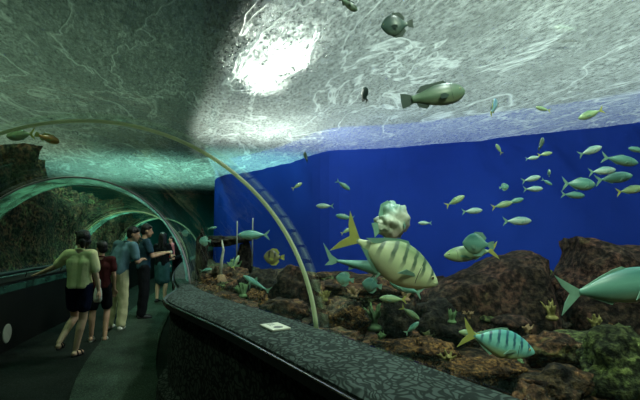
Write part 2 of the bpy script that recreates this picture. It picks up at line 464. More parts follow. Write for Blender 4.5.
# ribs
def rib(u, label, mat, wr=0.019, wt=0.020, collar=None):
    t = thing('arch_rib', label, 'arch', (0, 0, 0))
    o = edge(0, u); l = edge(1, u); c = (o + l) / 2
    t.location = (c.x, c.y, ZB)
    e = 0.02
    tn = ((edge(0, u + e) + edge(1, u + e)) - (edge(0, u - e) + edge(1, u - e))).normalized()
    a = ring(u, 64, -wr); b = ring(u, 64, -0.001)
    bm = bmesh.new()
    rings = []
    for p, q in zip(a, b):
        rings.append([p - tn * wt / 2, q - tn * wt / 2, q + tn * wt / 2, p + tn * wt / 2])
    rings = [[x - Vector(t.location) for x in r] for r in rings]
    sweep(bm, rings)
    link_mesh('seal_band', bm, mat, t)
    if collar:  # added teal band, stands for light of the water surface mirrored in the acrylic
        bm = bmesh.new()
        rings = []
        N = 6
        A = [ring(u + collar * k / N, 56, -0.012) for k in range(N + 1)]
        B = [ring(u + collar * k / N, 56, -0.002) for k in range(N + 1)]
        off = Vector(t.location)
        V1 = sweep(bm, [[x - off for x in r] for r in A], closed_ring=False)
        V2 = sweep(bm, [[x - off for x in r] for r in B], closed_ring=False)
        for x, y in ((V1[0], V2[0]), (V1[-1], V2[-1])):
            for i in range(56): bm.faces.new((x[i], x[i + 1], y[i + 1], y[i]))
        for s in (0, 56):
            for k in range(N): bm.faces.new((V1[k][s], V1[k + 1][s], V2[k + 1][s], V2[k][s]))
        link_mesh('reflection_band', bm, M_REFL_BAND, t)
    return t
rib(3.0, 'nearest thin pale green tunnel arch rib crossing the photo and ending by the plaque', M_RIB)
rib(4.0, 'second tunnel arch rib with painted teal reflection band, above the person in the yellow shirt', M_RIB_P, 0.02, 0.03, collar=0.17)
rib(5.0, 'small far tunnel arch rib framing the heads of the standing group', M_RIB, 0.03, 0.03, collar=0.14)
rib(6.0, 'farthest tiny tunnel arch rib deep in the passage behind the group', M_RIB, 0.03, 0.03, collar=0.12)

# ------------------------------------------------------------------ floor of the passage
def strip(bm, us, f1, f2, z0, z1):
    rings = []
    for u in us:
        p = f1(u); q = f2(u)
        rings.append([Vector((p.x, p.y, z0)), Vector((q.x, q.y, z0)), Vector((q.x, q.y, z1)), Vector((p.x, p.y, z1))])
    sweep(bm, rings)
US = [0.02 + k * 7.9 / 110 for k in range(111)]
bm = bmesh.new()
strip(bm, US, lambda u: inward(1, u, 0.0), lambda u: inward(0, u, 0.0), -0.12, 0.0)
struct('floor', bm, M_BELT, False, 'dark rubber moving walkway floor of the tunnel')
bm = bmesh.new()
strip(bm, US, lambda u: inward(0, u, 0.36 + 0.78), lambda u: inward(0, u, 0.34), 0.001, 0.028)
struct('trim_1', bm, M_FLOOR, False, 'grey green carpet strip of the tunnel floor beside the right barrier')

# ------------------------------------------------------------------ barriers
def barrier_section(u, side, prof):
    k = 1.0
    if side == 0:
        f = min(1.0, max(0.0, (u - 3.62) / 0.36)); f = f * f * (3 - 2 * f)
        k = 1.0 - 0.72 * f
    return [inward(side, u, o if o < 0.3 else o - 0.4 + 0.4 * k, z) for o, z in prof]
t = thing('barrier', 'wide carpeted ledge barrier curving along the right of the walkway', 'barrier', tuple(inward(0, 3.0, 0.2)))
off = Vector(t.location)
bm = bmesh.new()
prof = [(0.0, 0.0), (0.0, 0.985), (0.40, 0.945), (0.40, 0.0)]
sweep(bm, [[x - off for x in barrier_section(u, 0, prof)] for u in US])
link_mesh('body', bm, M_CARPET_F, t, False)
bm = bmesh.new()
prof = [(-0.0, 0.986), (-0.0, 0.999), (0.14, 1.004), (0.40, 1.000), (0.43, 0.985), (0.435, 0.95), (0.40, 0.946)]
sweep(bm, [[x - off for x in barrier_section(u, 0, prof)] for u in US])
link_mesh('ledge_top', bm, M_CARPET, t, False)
bm = bmesh.new()
prof = [(0.436, 0.975), (0.456, 0.985), (0.462, 0.97), (0.456, 0.93), (0.436, 0.92)]
sweep(bm, [[x - off for x in barrier_section(u, 0, prof)] for u in US])
tag(link_mesh('edge_trim', bm, M_BLACKRUB, t, False), 'black rounded edge trim')
bm = bmesh.new()
prof = [(0.4555, 0.984), (0.462, 0.984), (0.465, 0.978), (0.459, 0.972)]
sweep(bm, [[x - off for x in barrier_section(u, 0, prof)] for u in US])
tag(link_mesh('chrome_strip', bm, M_CHROME, t, False), 'thin shiny chrome strip')
bm = bmesh.new()
prof = [(0.401, 0.0), (0.401, 0.27), (0.49, 0.25), (0.50, 0.0)]
sweep(bm, [[x - off for x in barrier_section(u, 0, prof)] for u in US])
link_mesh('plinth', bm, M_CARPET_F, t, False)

t = thing('barrier', 'dark panelled barrier with black handrail along the left of the walkway', 'barrier', tuple(inward(1, 4.0, 0.2)))
off = Vector(t.location)
bm = bmesh.new()
prof = [(0.0, 0.0), (0.0, 0.985), (0.20, 0.97), (0.30, 0.93), (0.30, 0.0)]
sweep(bm, [[x - off for x in barrier_section(u, 1, prof)] for u in US])
link_mesh('body', bm, M_DARKPANEL, t, False)
bm = bmesh.new()
prof = [(0.0, 0.986), (0.0, 1.00), (0.16, 1.00), (0.18, 0.98)]
sweep(bm, [[x - off for x in barrier_section(u, 1, prof)] for u in US])
tag(link_mesh('ledge_top', bm, M_STRIP, t, False), 'green glossy ledge')
bm = bmesh.new()
tube(bm, [inward(1, u, 0.30, 1.045) - off for u in US], 0.028, 10)
link_mesh('handrail', bm, M_BLACKRUB, t)
bm = bmesh.new()
prof = [(0.301, 0.80), (0.306, 0.90), (0.301, 0.90), (0.3005, 0.80)]
prof = [(0.302, 0.79), (0.302, 0.89), (0.309, 0.885), (0.309, 0.795)]
sweep(bm, [[x - off for x in barrier_section(u, 1, prof)] for u in US])
tag(link_mesh('glass_strip', bm, M_STRIP, t, False), 'green reflecting glass strip')
for k in range(9):
    bm = bmesh.new()
    u = 2.6 + k * 0.3
    tube(bm, [inward(1, u, 0.27, 0.93) - off, inward(1, u, 0.30, 1.03) - off], 0.010, 8)
    link_mesh('bracket', bm, M_BLACKRUB, t)

# pale disc on the left panel
def frame_at(side, u, o, z):
    p = inward(side, u, o, z); e = 0.02
    tn = (edge(side, u + e) - edge(side, u - e)).normalized()
    return p, tn
bestu = min([3.5 + k * 0.005 for k in range(200)], key=lambda u: abs((lambda q: 320 + FPX * q.x / q.y)(inward(1, u, 0.31)) - 14))
p, tn = frame_at(1, bestu, 0.302, 0.0)
p.z = EYE - (331 - 236) / FPX * p.y
nrm = Vector((tn.y, -tn.x, 0))
bm = bmesh.new()
R = 0.125
rings = [[p * 0 + (tn * cos(2 * pi * k / 32) * rr + Vector((0, 0, 1)) * sin(2 * pi * k / 32) * rr) + nrm * h for k in range(32)] for rr, h in ((R, 0.0), (R, 0.010), (R - 0.012, 0.016))]
sweep(bm, rings)
o = link_mesh('disc_sign', bm, M_DISC, None, False); o.location = p
tag(o, 'plain pale round disc fixed low on the dark left barrier', 'sign')

# plaque on the right ledge
p = hit(275, 328, 1.004)
tn = Vector((-0.60, 1.0, 0)).normalized(); nx = Vector((tn.y, -tn.x, 0))
t = thing('plaque', 'small pale rectangular plaque with dark round print lying on the right ledge', 'sign', (p.x, p.y, 1.004), (0, 0, atan2(nx.y, nx.x)))
bm = bmesh.new(); add_box(bm, (0, 0, 0.007), (0.12, 0.18, 0.013))
bmesh.ops.bevel(bm, geom=bm.edges[:], offset=0.003, segments=1, affect='EDGES')
link_mesh('plate', bm, M_PLATE, t, False)
bm = bmesh.new()
sweep(bm, [[Vector((cos(a) * 0.028, -0.045 + sin(a) * 0.028, z)) for a in [2 * pi * k / 28 for k in range(28)]] for z in (0.0137, 0.0147)])
tag(link_mesh('emblem', bm, M_PLATED, t, False), 'dark round emblem')
for k in range(4):
    bm = bmesh.new(); add_box(bm, (0.014 * (k - 1.5), 0.045, 0.0142), (0.004, 0.06 - 0.008 * k, 0.001))
    tag(link_mesh('printed_line', bm, M_PLATE if k == 3 else M_PLATED, t, False), 'thin dark line')

# ------------------------------------------------------------------ tank shell
def extrude_wall(name, pts, z0, z1, th, mat, label):
    bm = bmesh.new()
    P = [Vector((x, y, 0)) for x, y in pts]
    rings = []
    for i, p in enumerate(P):
        tn = (P[min(i + 1, len(P) - 1)] - P[max(i - 1, 0)]).normalized()
        n = Vector((tn.y, -tn.x, 0))
        q = p + n * th
        rings.append([Vector((p.x, p.y, z0)), Vector((q.x, q.y, z0)), Vector((q.x, q.y, z1)), Vector((p.x, p.y, z1))])
    sweep(bm, rings)
    return struct(name, bm, mat, False, label)
def smooth_pts(pts, k=6):
    out = []
    g = lambda i: pts[max(0, min(len(pts) - 1, i))]
    for i in range(len(pts) - 1):
        for j in range(k): out.append(cr(g(i - 1), g(i), g(i + 1), g(i + 2), j / k))
    out.append(pts[-1]); return out
BW = [(7.5, -3.4), (7.2, 1.0), (6.3, 5.0), (5.1, 6.9), (3.35, 8.05), (1.65, 8.9), (0.2, 9.3), (-0.85, 10.9), (-1.95, 12.2), (-3.0, 13.2), (-3.6, 14.6), (-3.95, 16.6), (-4.3, 18.9)]
extrude_wall('wall_back', smooth_pts(BW)[::-1], 0.0, 3.9, -0.2, M_BLUE, 'deep blue far wall of the fish tank')
extrude_wall('wall_left', smooth_pts([(-6.9, 18.9), (-9.5, 14), (-9.6, 8), (-8.6, 4), (-6, -1), (-3.5, -3.4)])[::-1], 0.0, 3.9, -0.2, M_TEALW, 'dark teal wall of the tank on the left')
bm = bmesh.new(); add_box(bm, (-5.4, 19.1, 2.0), (3.8, 0.2, 4.0)); struct('wall_end', bm, M_TEALW, False, 'dark end wall of the passage')
bm = bmesh.new(); add_box(bm, (2.0, -3.5, 2.0), (11.4, 0.2, 4.0)); struct('wall_front', bm, M_DARK, False, 'dark wall behind the viewer')

# water surface
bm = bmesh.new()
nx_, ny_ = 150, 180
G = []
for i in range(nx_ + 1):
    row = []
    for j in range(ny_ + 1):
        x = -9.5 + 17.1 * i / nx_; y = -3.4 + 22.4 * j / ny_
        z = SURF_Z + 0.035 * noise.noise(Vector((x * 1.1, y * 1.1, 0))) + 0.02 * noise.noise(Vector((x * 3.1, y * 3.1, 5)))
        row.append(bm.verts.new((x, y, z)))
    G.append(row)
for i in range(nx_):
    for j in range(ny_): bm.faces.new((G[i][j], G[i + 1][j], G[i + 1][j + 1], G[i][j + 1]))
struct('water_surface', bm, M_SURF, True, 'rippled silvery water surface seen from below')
bm = bmesh.new()  # added unseen baffle, keeps the bright lamps off the left surface
extrude_wall('wall_baffle', smooth_pts([(1.6, -1.6), (-0.45, 3.3), (-2.1, 7.5), (-2.9, 11.0), (-3.6, 16.0)], 4), 3.62, 7.4, 0.12, M_DARK, 'unseen dark light baffle added over the tunnel above the water')

# ------------------------------------------------------------------ sea bed
def off_right(x, y):
    """distance outside the right vault edge (coarse)"""
    best = 1e9
    for k in range(12, 70):
        e = edge(0, k / 10)
        d = (Vector((x, y, 0)) - e).length
        if d < best: best = d; b = k / 10
    return best, b
def bed_z(x, y):
    n = noise.noise(Vector((x * 0.9, y * 0.9, 3))) * 0.14 + noise.noise(Vector((x * 3, y * 3, 9))) * 0.06
    rise = max(0.0, min(1.0, (y - 3.0) / 6.0)) * 0.32
    return 0.40 + rise + n
bm = bmesh.new()
rings = []
for k in range(0, 75):
    u = 0.3 + k * 0.1
    e = edge(0, u); row = []
    tn = (edge(0, u + .02) - edge(0, u - .02)).normalized(); n = Vector((tn.y, -tn.x, 0))
    for j in range(0, 45):
        q = e + n * (0.06 + (j * 0.2 if j < 44 else 9.2)) + Vector((0.25, 0.1, 0)) * (j * 0.05)
        row.append(Vector((q.x, q.y, bed_z(q.x, q.y) if q.y < 18 else 0.7)))
    rings.append(row)
sweep(bm, rings, closed_ring=False)
struct('seabed', bm, M_REEF, True, 'rubble covered sea bed of the tank')

# left reef slope
def reef_left(u, o):
    tn = (edge(1, u + .02) - edge(1, u - .02)).normalized(); n = Vector((-tn.y, tn.x, 0))
    top = 3.25 if u < 4.9 else 3.25 - min(1.0, (u - 4.9) / 0.9) * 0.5
    f = max(0.0, min(1.0, (o - 0.10) / (1.35 - 0.75 * max(0.0, min(1.0, (u - 3.3) / 1.2))))); f = f ** 0.75
    top += 0.45 * noise.noise(Vector((u * 2.3, 4.0, 1.0)))
    z = 0.45 + (top - 0.45) * f
    q = edge(1, u) + n * (0.16 + o)
    q = Vector((q.x, q.y, z))
    w = Vector((q.x * 1.3, q.y * 1.3, q.z * 1.3))
    d = 0.50 * noise.noise(w) + 0.26 * noise.noise(w * 2.7) + 0.12 * noise.noise(w * 7)
    m = min(1.0, o / 0.5)
    q += (n * -0.8 + Vector((0, 0, 0.5))) * d * m
    q.z = min(q.z, 3.33)
    return q
bm = bmesh.new()
rings = [[reef_left(1.2 + k * 0.045, j * 0.05) for j in range(58)] for k in range(135)]
sweep(bm, rings, closed_ring=False)
o = link_mesh('reef_slope', bm, M_REEF_LEFT, None, True)
tag(o, 'steep dark brown coral reef slope rising behind the left barrier', 'reef')

# ------------------------------------------------------------------ rocks
def rock_mesh(seed, sub=4, planes=14, rough=0.06, sq=(1, 1, 1)):
    rnd = random.Random(seed)
    bm = bmesh.new(); bmesh.ops.create_icosphere(bm, subdivisions=sub, radius=1.0)
    P = []
    for _ in range(planes):
        d = Vector((rnd.gauss(0, 1), rnd.gauss(0, 1), rnd.gauss(0, 1))).normalized(); P.append((d, rnd.uniform(0.62, 0.95)))
    for v in bm.verts:
        d = v.co.normalized(); r = 1.0
        for n, h in P:
            c = d.dot(n)
            if c > 0.05: r = min(r, h / c)
        w = d * r * 2.2 + Vector((seed * 3.1, 0, 0))
        r += rough * (noise.noise(w) * 1.6 + noise.noise(w * 2.5) * 0.9 + noise.noise(w * 6) * 0.5)
        v.co = Vector((d.x * r * sq[0], d.y * r * sq[1], d.z * r * sq[2]))
    return bm
def rock(label, px, py, D, wpx, hpx, mat, seed, depth=None, rz=0.0, group=None, cat='rock', sub=4, planes=14, rough=0.16):
    c = at(px, py, D); a = wpx / FPX * D / 2; b = hpx / FPX * D / 2
    bm = rock_mesh(seed, sub, planes, rough, (a * 1.1, (depth or a * 1.6) / 2, b * 1.1))
    o = link_mesh('rock', bm, mat); o.location = c; o.rotation_euler = (0, 0, rz)
    return tag(o, label, cat, group)

def slab(label, outline, D, depth, mat, seed, slope=0.25):
    """angular standing slab: silhouette outline pulled out to real depth, then weathered"""
    P = [at(x, y, D) for x, y in outline]
    c = sum(P, Vector()) / len(P)
    bm = bmesh.new()
    rings = []
    N = 7
    for k in range(N + 1):
        f = k / N - 0.5
        sh = 1.0 - 0.35 * abs(f * 2) ** 3
        ring_ = []
        for p in P:
            q = c + (p - c) * sh
            ring_.append(Vector((q.x, c.y + f * depth + slope * (q.z - c.z), q.z)) - c)
        rings.append(ring_)
    sweep(bm, rings)
    bmesh.ops.triangulate(bm, faces=[f for f in bm.faces if len(f.verts) > 4])
    bmesh.ops.subdivide_edges(bm, edges=bm.edges[:], cuts=4, use_grid_fill=True)
    for v in bm.verts:
        w = v.co * 2.4 + Vector((seed, 0, 0))
        d = noise.noise_vector(w) * 0.07 + noise.noise_vector(w * 3) * 0.03 + noise.noise_vector(w * 8) * 0.012
        v.co += d
    o = link_mesh('rock', bm, mat); o.location = c
    return tag(o, label, 'rock')
slab('large dark maroon wedge shaped rock with peaked right end, left of the two big rocks',
     [(418, 296), (440, 283), (470, 271), (500, 258), (521, 252), (534, 251), (544, 256), (547, 285), (547, 330), (520, 345), (430, 345), (415, 325)], 5.0, 0.9, M_REEF_RED, 3)
slab('large maroon slab rock at the right edge behind the big green fish',
     [(556, 300), (562, 278), (570, 262), (577, 238), (592, 240), (612, 246), (650, 250), (700, 262), (720, 300), (720, 350), (600, 345), (560, 335)], 5.0, 1.0, M_REEF_RED, 8)
R_ = [
 ('black boulder with rounded top in the middle of the reef, above the barrier', 395, 322, 4.1, 40, 46, M_REEF_DRK, 11),
 ('wide black boulder directly right of the round black boulder', 442, 325, 4.3, 58, 46, M_REEF_DRK, 12),
 ('mossy green boulder in the bottom right corner of the photo', 622, 372, 3.1, 84, 74, M_REEF_GRN, 13),
 ('rust red lumpy rock beside the foot of the nearest arch rib', 296, 290, 5.6, 44, 46, M_REEF_RED, 14),
 ('ochre crusted rock between the arch rib and the black boulder', 352, 322, 4.0, 40, 32, M_REEF_ORG, 15),
 ('brown flat rock under the black boulders near the barrier edge', 410, 352, 3.5, 90, 24, M_REEF_ORG, 16),
 ('brown ridge rock at the foot of the blue wall below the striped trevally', 372, 289, 7.2, 110, 26, M_REEF, 17),
 ('brown ridge rock at the foot of the blue wall left of the big wedge rock', 425, 290, 7.4, 60, 30, M_REEF_RED, 18),
 ('olive rock standing in the gap between the two big maroon rocks', 549, 300, 5.6, 34, 54, M_REEF_GRN, 19),
 ('mossy ledge rock with lighter top under the big slab at right', 606, 342, 3.9, 90, 20, M_REEF_GRN, 20),
 ('dark brown rock at the right below the table coral', 545, 350, 3.7, 60, 34, M_REEF, 21),
 ('brown rubble mound under the yellow tailed striped fish', 480, 368, 3.2, 76, 24, M_REEF_ORG, 22),
 ('dark brown mound at the bottom right beside the mossy boulder', 556, 384, 3.0, 70, 30, M_REEF, 23),
 ('dark reef pillar left of the blue opening in the distance', 201, 262, 8.4, 13, 52, M_REEF_DRK, 24),
 ('dark reef pillar right of the blue opening in the distance', 244, 258, 9.0, 16, 46, M_REEF_DRK, 25),
 ('dark reef lintel spanning the top of the blue opening', 222, 241, 8.8, 50, 12, M_REEF_DRK, 26),
 ('low dark reef mound at the foot of the blue opening', 228, 281, 8.0, 50, 30, M_REEF, 27),
 ('dark brown rock between the blue opening and the arch rib', 264, 288, 7.0, 46, 32, M_REEF_DRK, 28),
 ('brown ridge rock at the foot of the blue wall behind the arch rib', 322, 284, 7.8, 60, 24, M_REEF, 29),
 ('mottled brown mound just beyond the ledge left of the arch rib', 284, 310, 4.2, 44, 26, M_REEF, 30),
 ('mottled brown mound just beyond the ledge right of the arch rib', 336, 338, 3.6, 50, 20, M_REEF, 31),
]
for l, px, py, D, w, h, m, sd in R_:
    rock(l, px, py, D, w, h, m, sd)

# rubble: copies of a few shapes, scattered on the bed
rn = random.Random(5)
protos = []
MARKS = [(275, 326, 'beyond the ledge behind the plaque'), (316, 322, 'at the foot of the nearest arch rib'), (352, 322, 'beside the ochre crusted rock'),
         (395, 322, 'beside the round black boulder'), (442, 325, 'beside the wide black boulder'), (500, 345, 'under the banded fish'),
         (511, 322, 'beside the red table coral'), (622, 372, 'beside the mossy corner boulder'), (606, 338, 'on the ledge under the big fish'),
         (480, 372, 'at the barrier edge below the banded fish'), (410, 355, 'at the barrier edge below the black boulders'), (556, 384, 'at the bottom right edge of the reef'),
         (372, 289, 'on the ridge below the striped trevally'), (322, 284, 'on the ridge behind the arch rib'), (549, 295, 'in the gap between the big maroon rocks'),
         (228, 281, 'below the distant blue opening'), (264, 288, 'left of the arch rib under the angelfish'), (470, 290, 'at the foot of the wedge rock'),
         (566, 338, 'beside the low ochre table coral'), (296, 300, 'beside the rust red lumpy rock')]
def stone_label(col, r, p):
    f = p.y * cos(PITCH) + (p.z - EYE) * sin(PITCH); v = -p.y * sin(PITCH) + (p.z - EYE) * cos(PITCH)
    x = 320 + FPX * p.x / f; y = 200 - FPX * v / f
    m = min(MARKS, key=lambda q: (q[0] - x) ** 2 + (q[1] - y) ** 2)
    s = r * FPX * 2 / p.y
    return '%s %s stone %s' % ('tiny' if s < 13 else 'small' if s < 19 else 'medium' if s < 26 else 'larger', col, m[2])
kinds = [(M_REEF, 'brown'), (M_REEF_ORG, 'ochre'), (M_REEF_GRN, 'mossy green'), (M_REEF_DRK, 'blackish'), (M_REEF_RED, 'maroon')]
for i, (m, nm) in enumerate(kinds):
    bm = rock_mesh(50 + i, 4, 12, 0.26, (1, 0.9, 0.7))
    o = link_mesh('rubble_stone', bm, m); o.scale = (0.001,) * 3
    tag(o, 'small %s stone in the rubble of the reef bed' % nm, 'stone', '%s rubble stones on the reef bed' % nm)
    protos.append([o, 0])
cnt = 0
while cnt < 170:
    x = rn.uniform(-2.2, 5.2); y = rn.uniform(2.2, 8.6)
    d, b = off_right(x, y)
    e = edge(0, b)
    if x < e.x or d < 0.32: continue
    px = 320 + FPX * x / y
    if px > 680 or px < 190: continue
    if y > 8.0 - max(0, x - 1.6) * 0.55: continue
    k = rn.choices(range(5), [4, 2, 1.5, 2, 2])[0]
    pr = protos[k]
    o = pr[0] if pr[1] == 0 else pr[0].copy()
    if pr[1]: C.objects.link(o)
    pr[1] += 1
    r = rn.uniform(0.05, 0.17) * (0.7 + y * 0.06)
    r = min(r, d - 0.15)
    o.location = (x, y, bed_z(x, y) + r * 0.25)
    o.rotation_euler = (rn.uniform(-.4, .4), rn.uniform(-.4, .4), rn.uniform(0, 6.28))
    o.scale = (r * rn.uniform(.8, 1.4), r, r * rn.uniform(.7, 1.2))
    o['label'] = stone_label(kinds[k][1], r, o.location)
    o['group'] = kinds[k][1] + ' rubble stones on the reef bed'
    cnt += 1

# corals
def table_coral(label, px, py, D, w, mat, stalk=0.22):
    c = at(px, py, D); r = w / FPX * D / 2
    t = thing('table_coral', label, 'coral', c)
    bm = bmesh.new(); rings = []
    for rr, h in ((0.15, -0.03), (0.7, -0.012), (1.0, 0.012), (0.97, 0.03), (0.6, 0.075), (0.2, 0.09), (0.02, 0.092)):
        rings.append([Vector((cos(a) * r * rr * (1 + .12 * sin(3 * a + 1)), sin(a) * r * rr * 0.8, h * r / .17 + .012 * sin(5 * a) * rr)) for a in [2 * pi * k / 30 for k in range(30)]])
    sweep(bm, rings); link_mesh('plate', bm, mat, t)
    bm = bmesh.new(); tube(bm, [(0, 0, -stalk), (0.01, 0, -stalk * .5), (0, 0, 0)], [r * .45, r * .25, r * .35], 12)
    link_mesh('stalk', bm, M_REEF_DRK, t)
table_coral('red topped table coral between the two black boulders and the big slab', 511, 325, 4.3, 38, M_REEF_RED)
table_coral('ochre table coral low on the reef right of the striped fish', 566, 338, 4.2, 30, M_REEF_ORG)
table_coral('small olive table coral on the reef behind the striped fish', 486, 320, 4.6, 26, M_REEF_GRN)

def branch_coral(label, px, py, D, h, mat, seed, cat='coral', n=9, thick=0.10, spread=0.8):
    rr = random.Random(seed); c = at(px, py, D); H = h / FPX * D
    bm = bmesh.new()
    for i in range(n):
        a = rr.uniform(0, 6.28); L = H * rr.uniform(.6, 1.0)
        p = Vector((0, 0, 0)); pts = [p.copy()]; d = Vector((cos(a) * spread * rr.random(), sin(a) * spread * rr.random(), 1)).normalized()
        for k in range(4):
            d = (d + Vector((rr.uniform(-.25, .25), rr.uniform(-.25, .25), 0))).normalized(); p = p + d * L / 4; pts.append(p.copy())
        tube(bm, pts, [H * thick * (1 - .17 * k) for k in range(5)], 7)
        q = pts[2]; e = (d + Vector((rr.uniform(-1, 1), rr.uniform(-1, 1), .3))).normalized()
        tube(bm, [q, q + e * L * .22, q + e * L * .3 + Vector((0, 0, L * .15))], [H * thick * .7, H * thick * .55, H * thick * .4], 7)
    ellipsoid(bm, (0, 0, 0), (H * .3, H * .3, H * .15))
    o = remeshed('branching_coral', bm, mat, None, max(0.008, H * 0.035), 2)
    o.location = c
    return tag(o, label, cat)
M_CG = mat_simple('coral green', (0.09, 0.17, 0.07), 0.8, 0.2, 0.3, 20)
M_CY = mat_simple('coral yellow', (0.20, 0.19, 0.06), 0.8, 0.2, 0.3, 20)
M_CT = mat_simple('coral tan', (0.20, 0.14, 0.07), 0.8, 0.2, 0.3, 20)
M_CP = mat_simple('coral pale', (0.42, 0.46, 0.34), 0.8, 0.2, 0.3, 20)
branch_coral('small green branching coral on the reef in front of the wedge rock', 452, 322, 4.0, 15, M_CG, 1)
branch_coral('green branching coral beside the round black boulder', 374, 328, 4.0, 26, M_CG, 2, spread=.35)
branch_coral('ochre branching coral just right of the arch rib foot', 342, 318, 4.2, 18, M_REEF_ORG, 3)
branch_coral('yellow green coral tuft on top of the reef behind the big green fish tail', 552, 318, 4.3, 20, M_CY, 4)
branch_coral('rusty coral bush beside the barrier ledge under the black boulders', 420, 350, 3.4, 16, M_REEF_ORG, 5)
branch_coral('green coral bush above the mossy boulder at the right edge', 628, 338, 3.5, 14, M_CG, 6)
branch_coral('dim tan coral bush at the foot of the blue wall', 405, 300, 6.2, 18, M_CT, 7)
branch_coral('greenish coral bush between the dark opening and angelfish', 232, 278, 8.4, 22, M_CG, 8)
branch_coral('rust coloured coral bush just beyond the ledge near the plaque', 262, 305, 5.0, 16, M_REEF_ORG, 9)

rt = random.Random(21)
TU = [(325, 300, 5.4, 'behind the arch rib foot, half hidden by rubble'), (366, 306, 4.8, 'above the ochre crusted rock'), (418, 298, 5.6, 'between trevally nose and wide black boulder'),
      (430, 340, 3.7, 'in front of the wide black boulder'), (468, 318, 4.4, 'on the face of the wedge rock'), (528, 332, 4.0, 'right of the red table coral'),
      (520, 366, 3.3, 'below the nose of the banded fish'), (582, 352, 3.5, 'left of the mossy corner boulder'), (596, 326, 3.8, 'below the big green fish'),
      (448, 362, 3.2, 'at the barrier edge below the banded fish'), (380, 340, 3.6, 'at the ledge below the round black boulder'), (305, 316, 4.4, 'at the ledge left of the arch rib foot'),
      (243, 296, 5.6, 'at the ledge between sea whip and plaque'), (354, 296, 6.0, 'on the ridge left of the trevally nose'), (536, 300, 5.0, 'on the right shoulder of the wedge rock'), (612, 330, 3.7, 'on the mossy ledge rock')]
for i, (px, py, D, l) in enumerate(TU):
    m, nm = rt.choice([(M_CG, 'green'), (M_CY, 'yellow green'), (M_REEF_ORG, 'ochre'), (M_REEF_GRN, 'mossy'), (M_CT, 'tan')])
    branch_coral('small %s coral tuft %s' % (nm, l), px, py, D, rt.uniform(9, 15), m, 100 + i, n=11, thick=.13, spread=1.5)

def sea_whip(px, py, D, hb, hw, label):
    t = thing('sea_whip', label, 'coral', at(px, py, D)); k = D / FPX
    bm = bmesh.new(); tube(bm, [(0, 0, -.05), (0.0, 0, hb * k * .5), (-.01, 0, hb * k)], [hb * k * .45, hb * k * .42, hb * k * .2], 12)
    link_mesh('base', bm, M_CT, t)
    bm = bmesh.new(); tube(bm, [(-.01, 0, hb * k * .9), (-.0, 0, hb * k + hw * k * .4), (.03, 0, hb * k + hw * k * .7), (0, 0, hb * k + hw * k)], [.035, .028, .022, .01], 8)
    link_mesh('whip', bm, M_CP, t)
sea_whip(221, 291, 7.6, 16, 34, 'tall thin pale sea whip rising from a tan base beyond the ledge')

# corals on the left slope
for i, (u, o_, m, h, l) in enumerate([
    (4.05, .42, M_CY, .24, 'yellow coral tuft on the left slope just above the person holding the rail'),
    (3.80, .35, M_CG, .20, 'green coral tuft low on the left slope at the photo edge'),
    (4.25, .80, M_REEF_ORG, .28, 'rust coral clump midway up the left slope'),
    (4.50, .50, M_CY, .22, 'pale yellow coral tuft left of the yellow shirted head'),
    (4.15, 1.2, M_REEF_RED, .34, 'maroon coral clump high on the left slope'),
    (4.60, 1.1, M_CG, .26, 'green coral tuft high on the left slope under the second arch'),
    (3.95, .95, M_CT, .25, 'tan coral clump near the left photo edge, midway up the slope'),
    (4.75, .6, M_REEF_ORG, .25, 'ochre coral clump on the slope just behind the second arch')]):
    p = reef_left(u, o_)
    q = branch_coral(l, 300, 200, 5, 10, m, 30 + i)
    f = h / (10 / FPX * 5); q.scale = (f, f, f); q.location = p

# ------------------------------------------------------------------ fish
def mat_fish(name, back, side, belly, stripes=None, nstripe=9.0, rough=0.35):
    m, nt, out = new_mat(name)
    p = nd(nt, 'ShaderNodeBsdfPrincipled', Roughness=rough)
    p.inputs['Specular IOR Level'].default_value = 0.5
    tc = nt.nodes.new('ShaderNodeTexCoord')
    sp = nt.nodes.new('ShaderNodeSeparateXYZ')
    nt.links.new(tc.outputs['Generated'], sp.inputs[0])
    r = ramp(nt, [(0.1, belly), (0.38, side), (0.62, side), (0.85, back)])
    nt.links.new(sp.outputs['Z'], r.inputs['Fac'])
    col = r.outputs['Color']
    if stripes:
        ns = nd(nt, 'ShaderNodeTexNoise', Scale=3.0)
        nt.links.new(tc.outputs['Generated'], ns.inputs['Vector'])
        a = nd(nt, 'ShaderNodeMath', operation='MULTIPLY_ADD'); a.inputs[1].default_value = nstripe * 2 * pi
        nt.links.new(sp.outputs['X'], a.inputs[0])
        z = nd(nt, 'ShaderNodeMath', operation='MULTIPLY'); z.inputs[1].default_value = 3.0
        nt.links.new(ns.outputs['Fac'], z.inputs[0]); nt.links.new(z.outputs[0], a.inputs[2])
        s_ = nd(nt, 'ShaderNodeMath', operation='SINE'); nt.links.new(a.outputs[0], s_.inputs[0])
        mr = nd(nt, 'ShaderNodeMapRange'); mr.inputs['From Min'].default_value = 0.25; mr.inputs['From Max'].default_value = 0.8
        nt.links.new(s_.outputs[0], mr.inputs['Value'])
        zr = nd(nt, 'ShaderNodeMapRange'); zr.inputs['From Min'].default_value = 0.32; zr.inputs['From Max'].default_value = 0.6
        nt.links.new(sp.outputs['Z'], zr.inputs['Value'])
        mu = nd(nt, 'ShaderNodeMath', operation='MULTIPLY'); nt.links.new(mr.outputs[0], mu.inputs[0]); nt.links.new(zr.outputs[0], mu.inputs[1])
        mx = nd(nt, 'ShaderNodeMix', data_type='RGBA', blend_type='MIX'); mx.inputs[7].default_value = (*stripes, 1)
        nt.links.new(mu.outputs[0], mx.inputs['Factor']); nt.links.new(col, mx.inputs[6]); col = mx.outputs[2]
    nt.links.new(col, p.inputs['Base Color'])
    nt.links.new(p.outputs[0], out.inputs[0])
    return m
F_SILVER = mat_fish('fish silver green', (0.16, 0.34, 0.30), (0.42, 0.62, 0.50), (0.62, 0.72, 0.55))
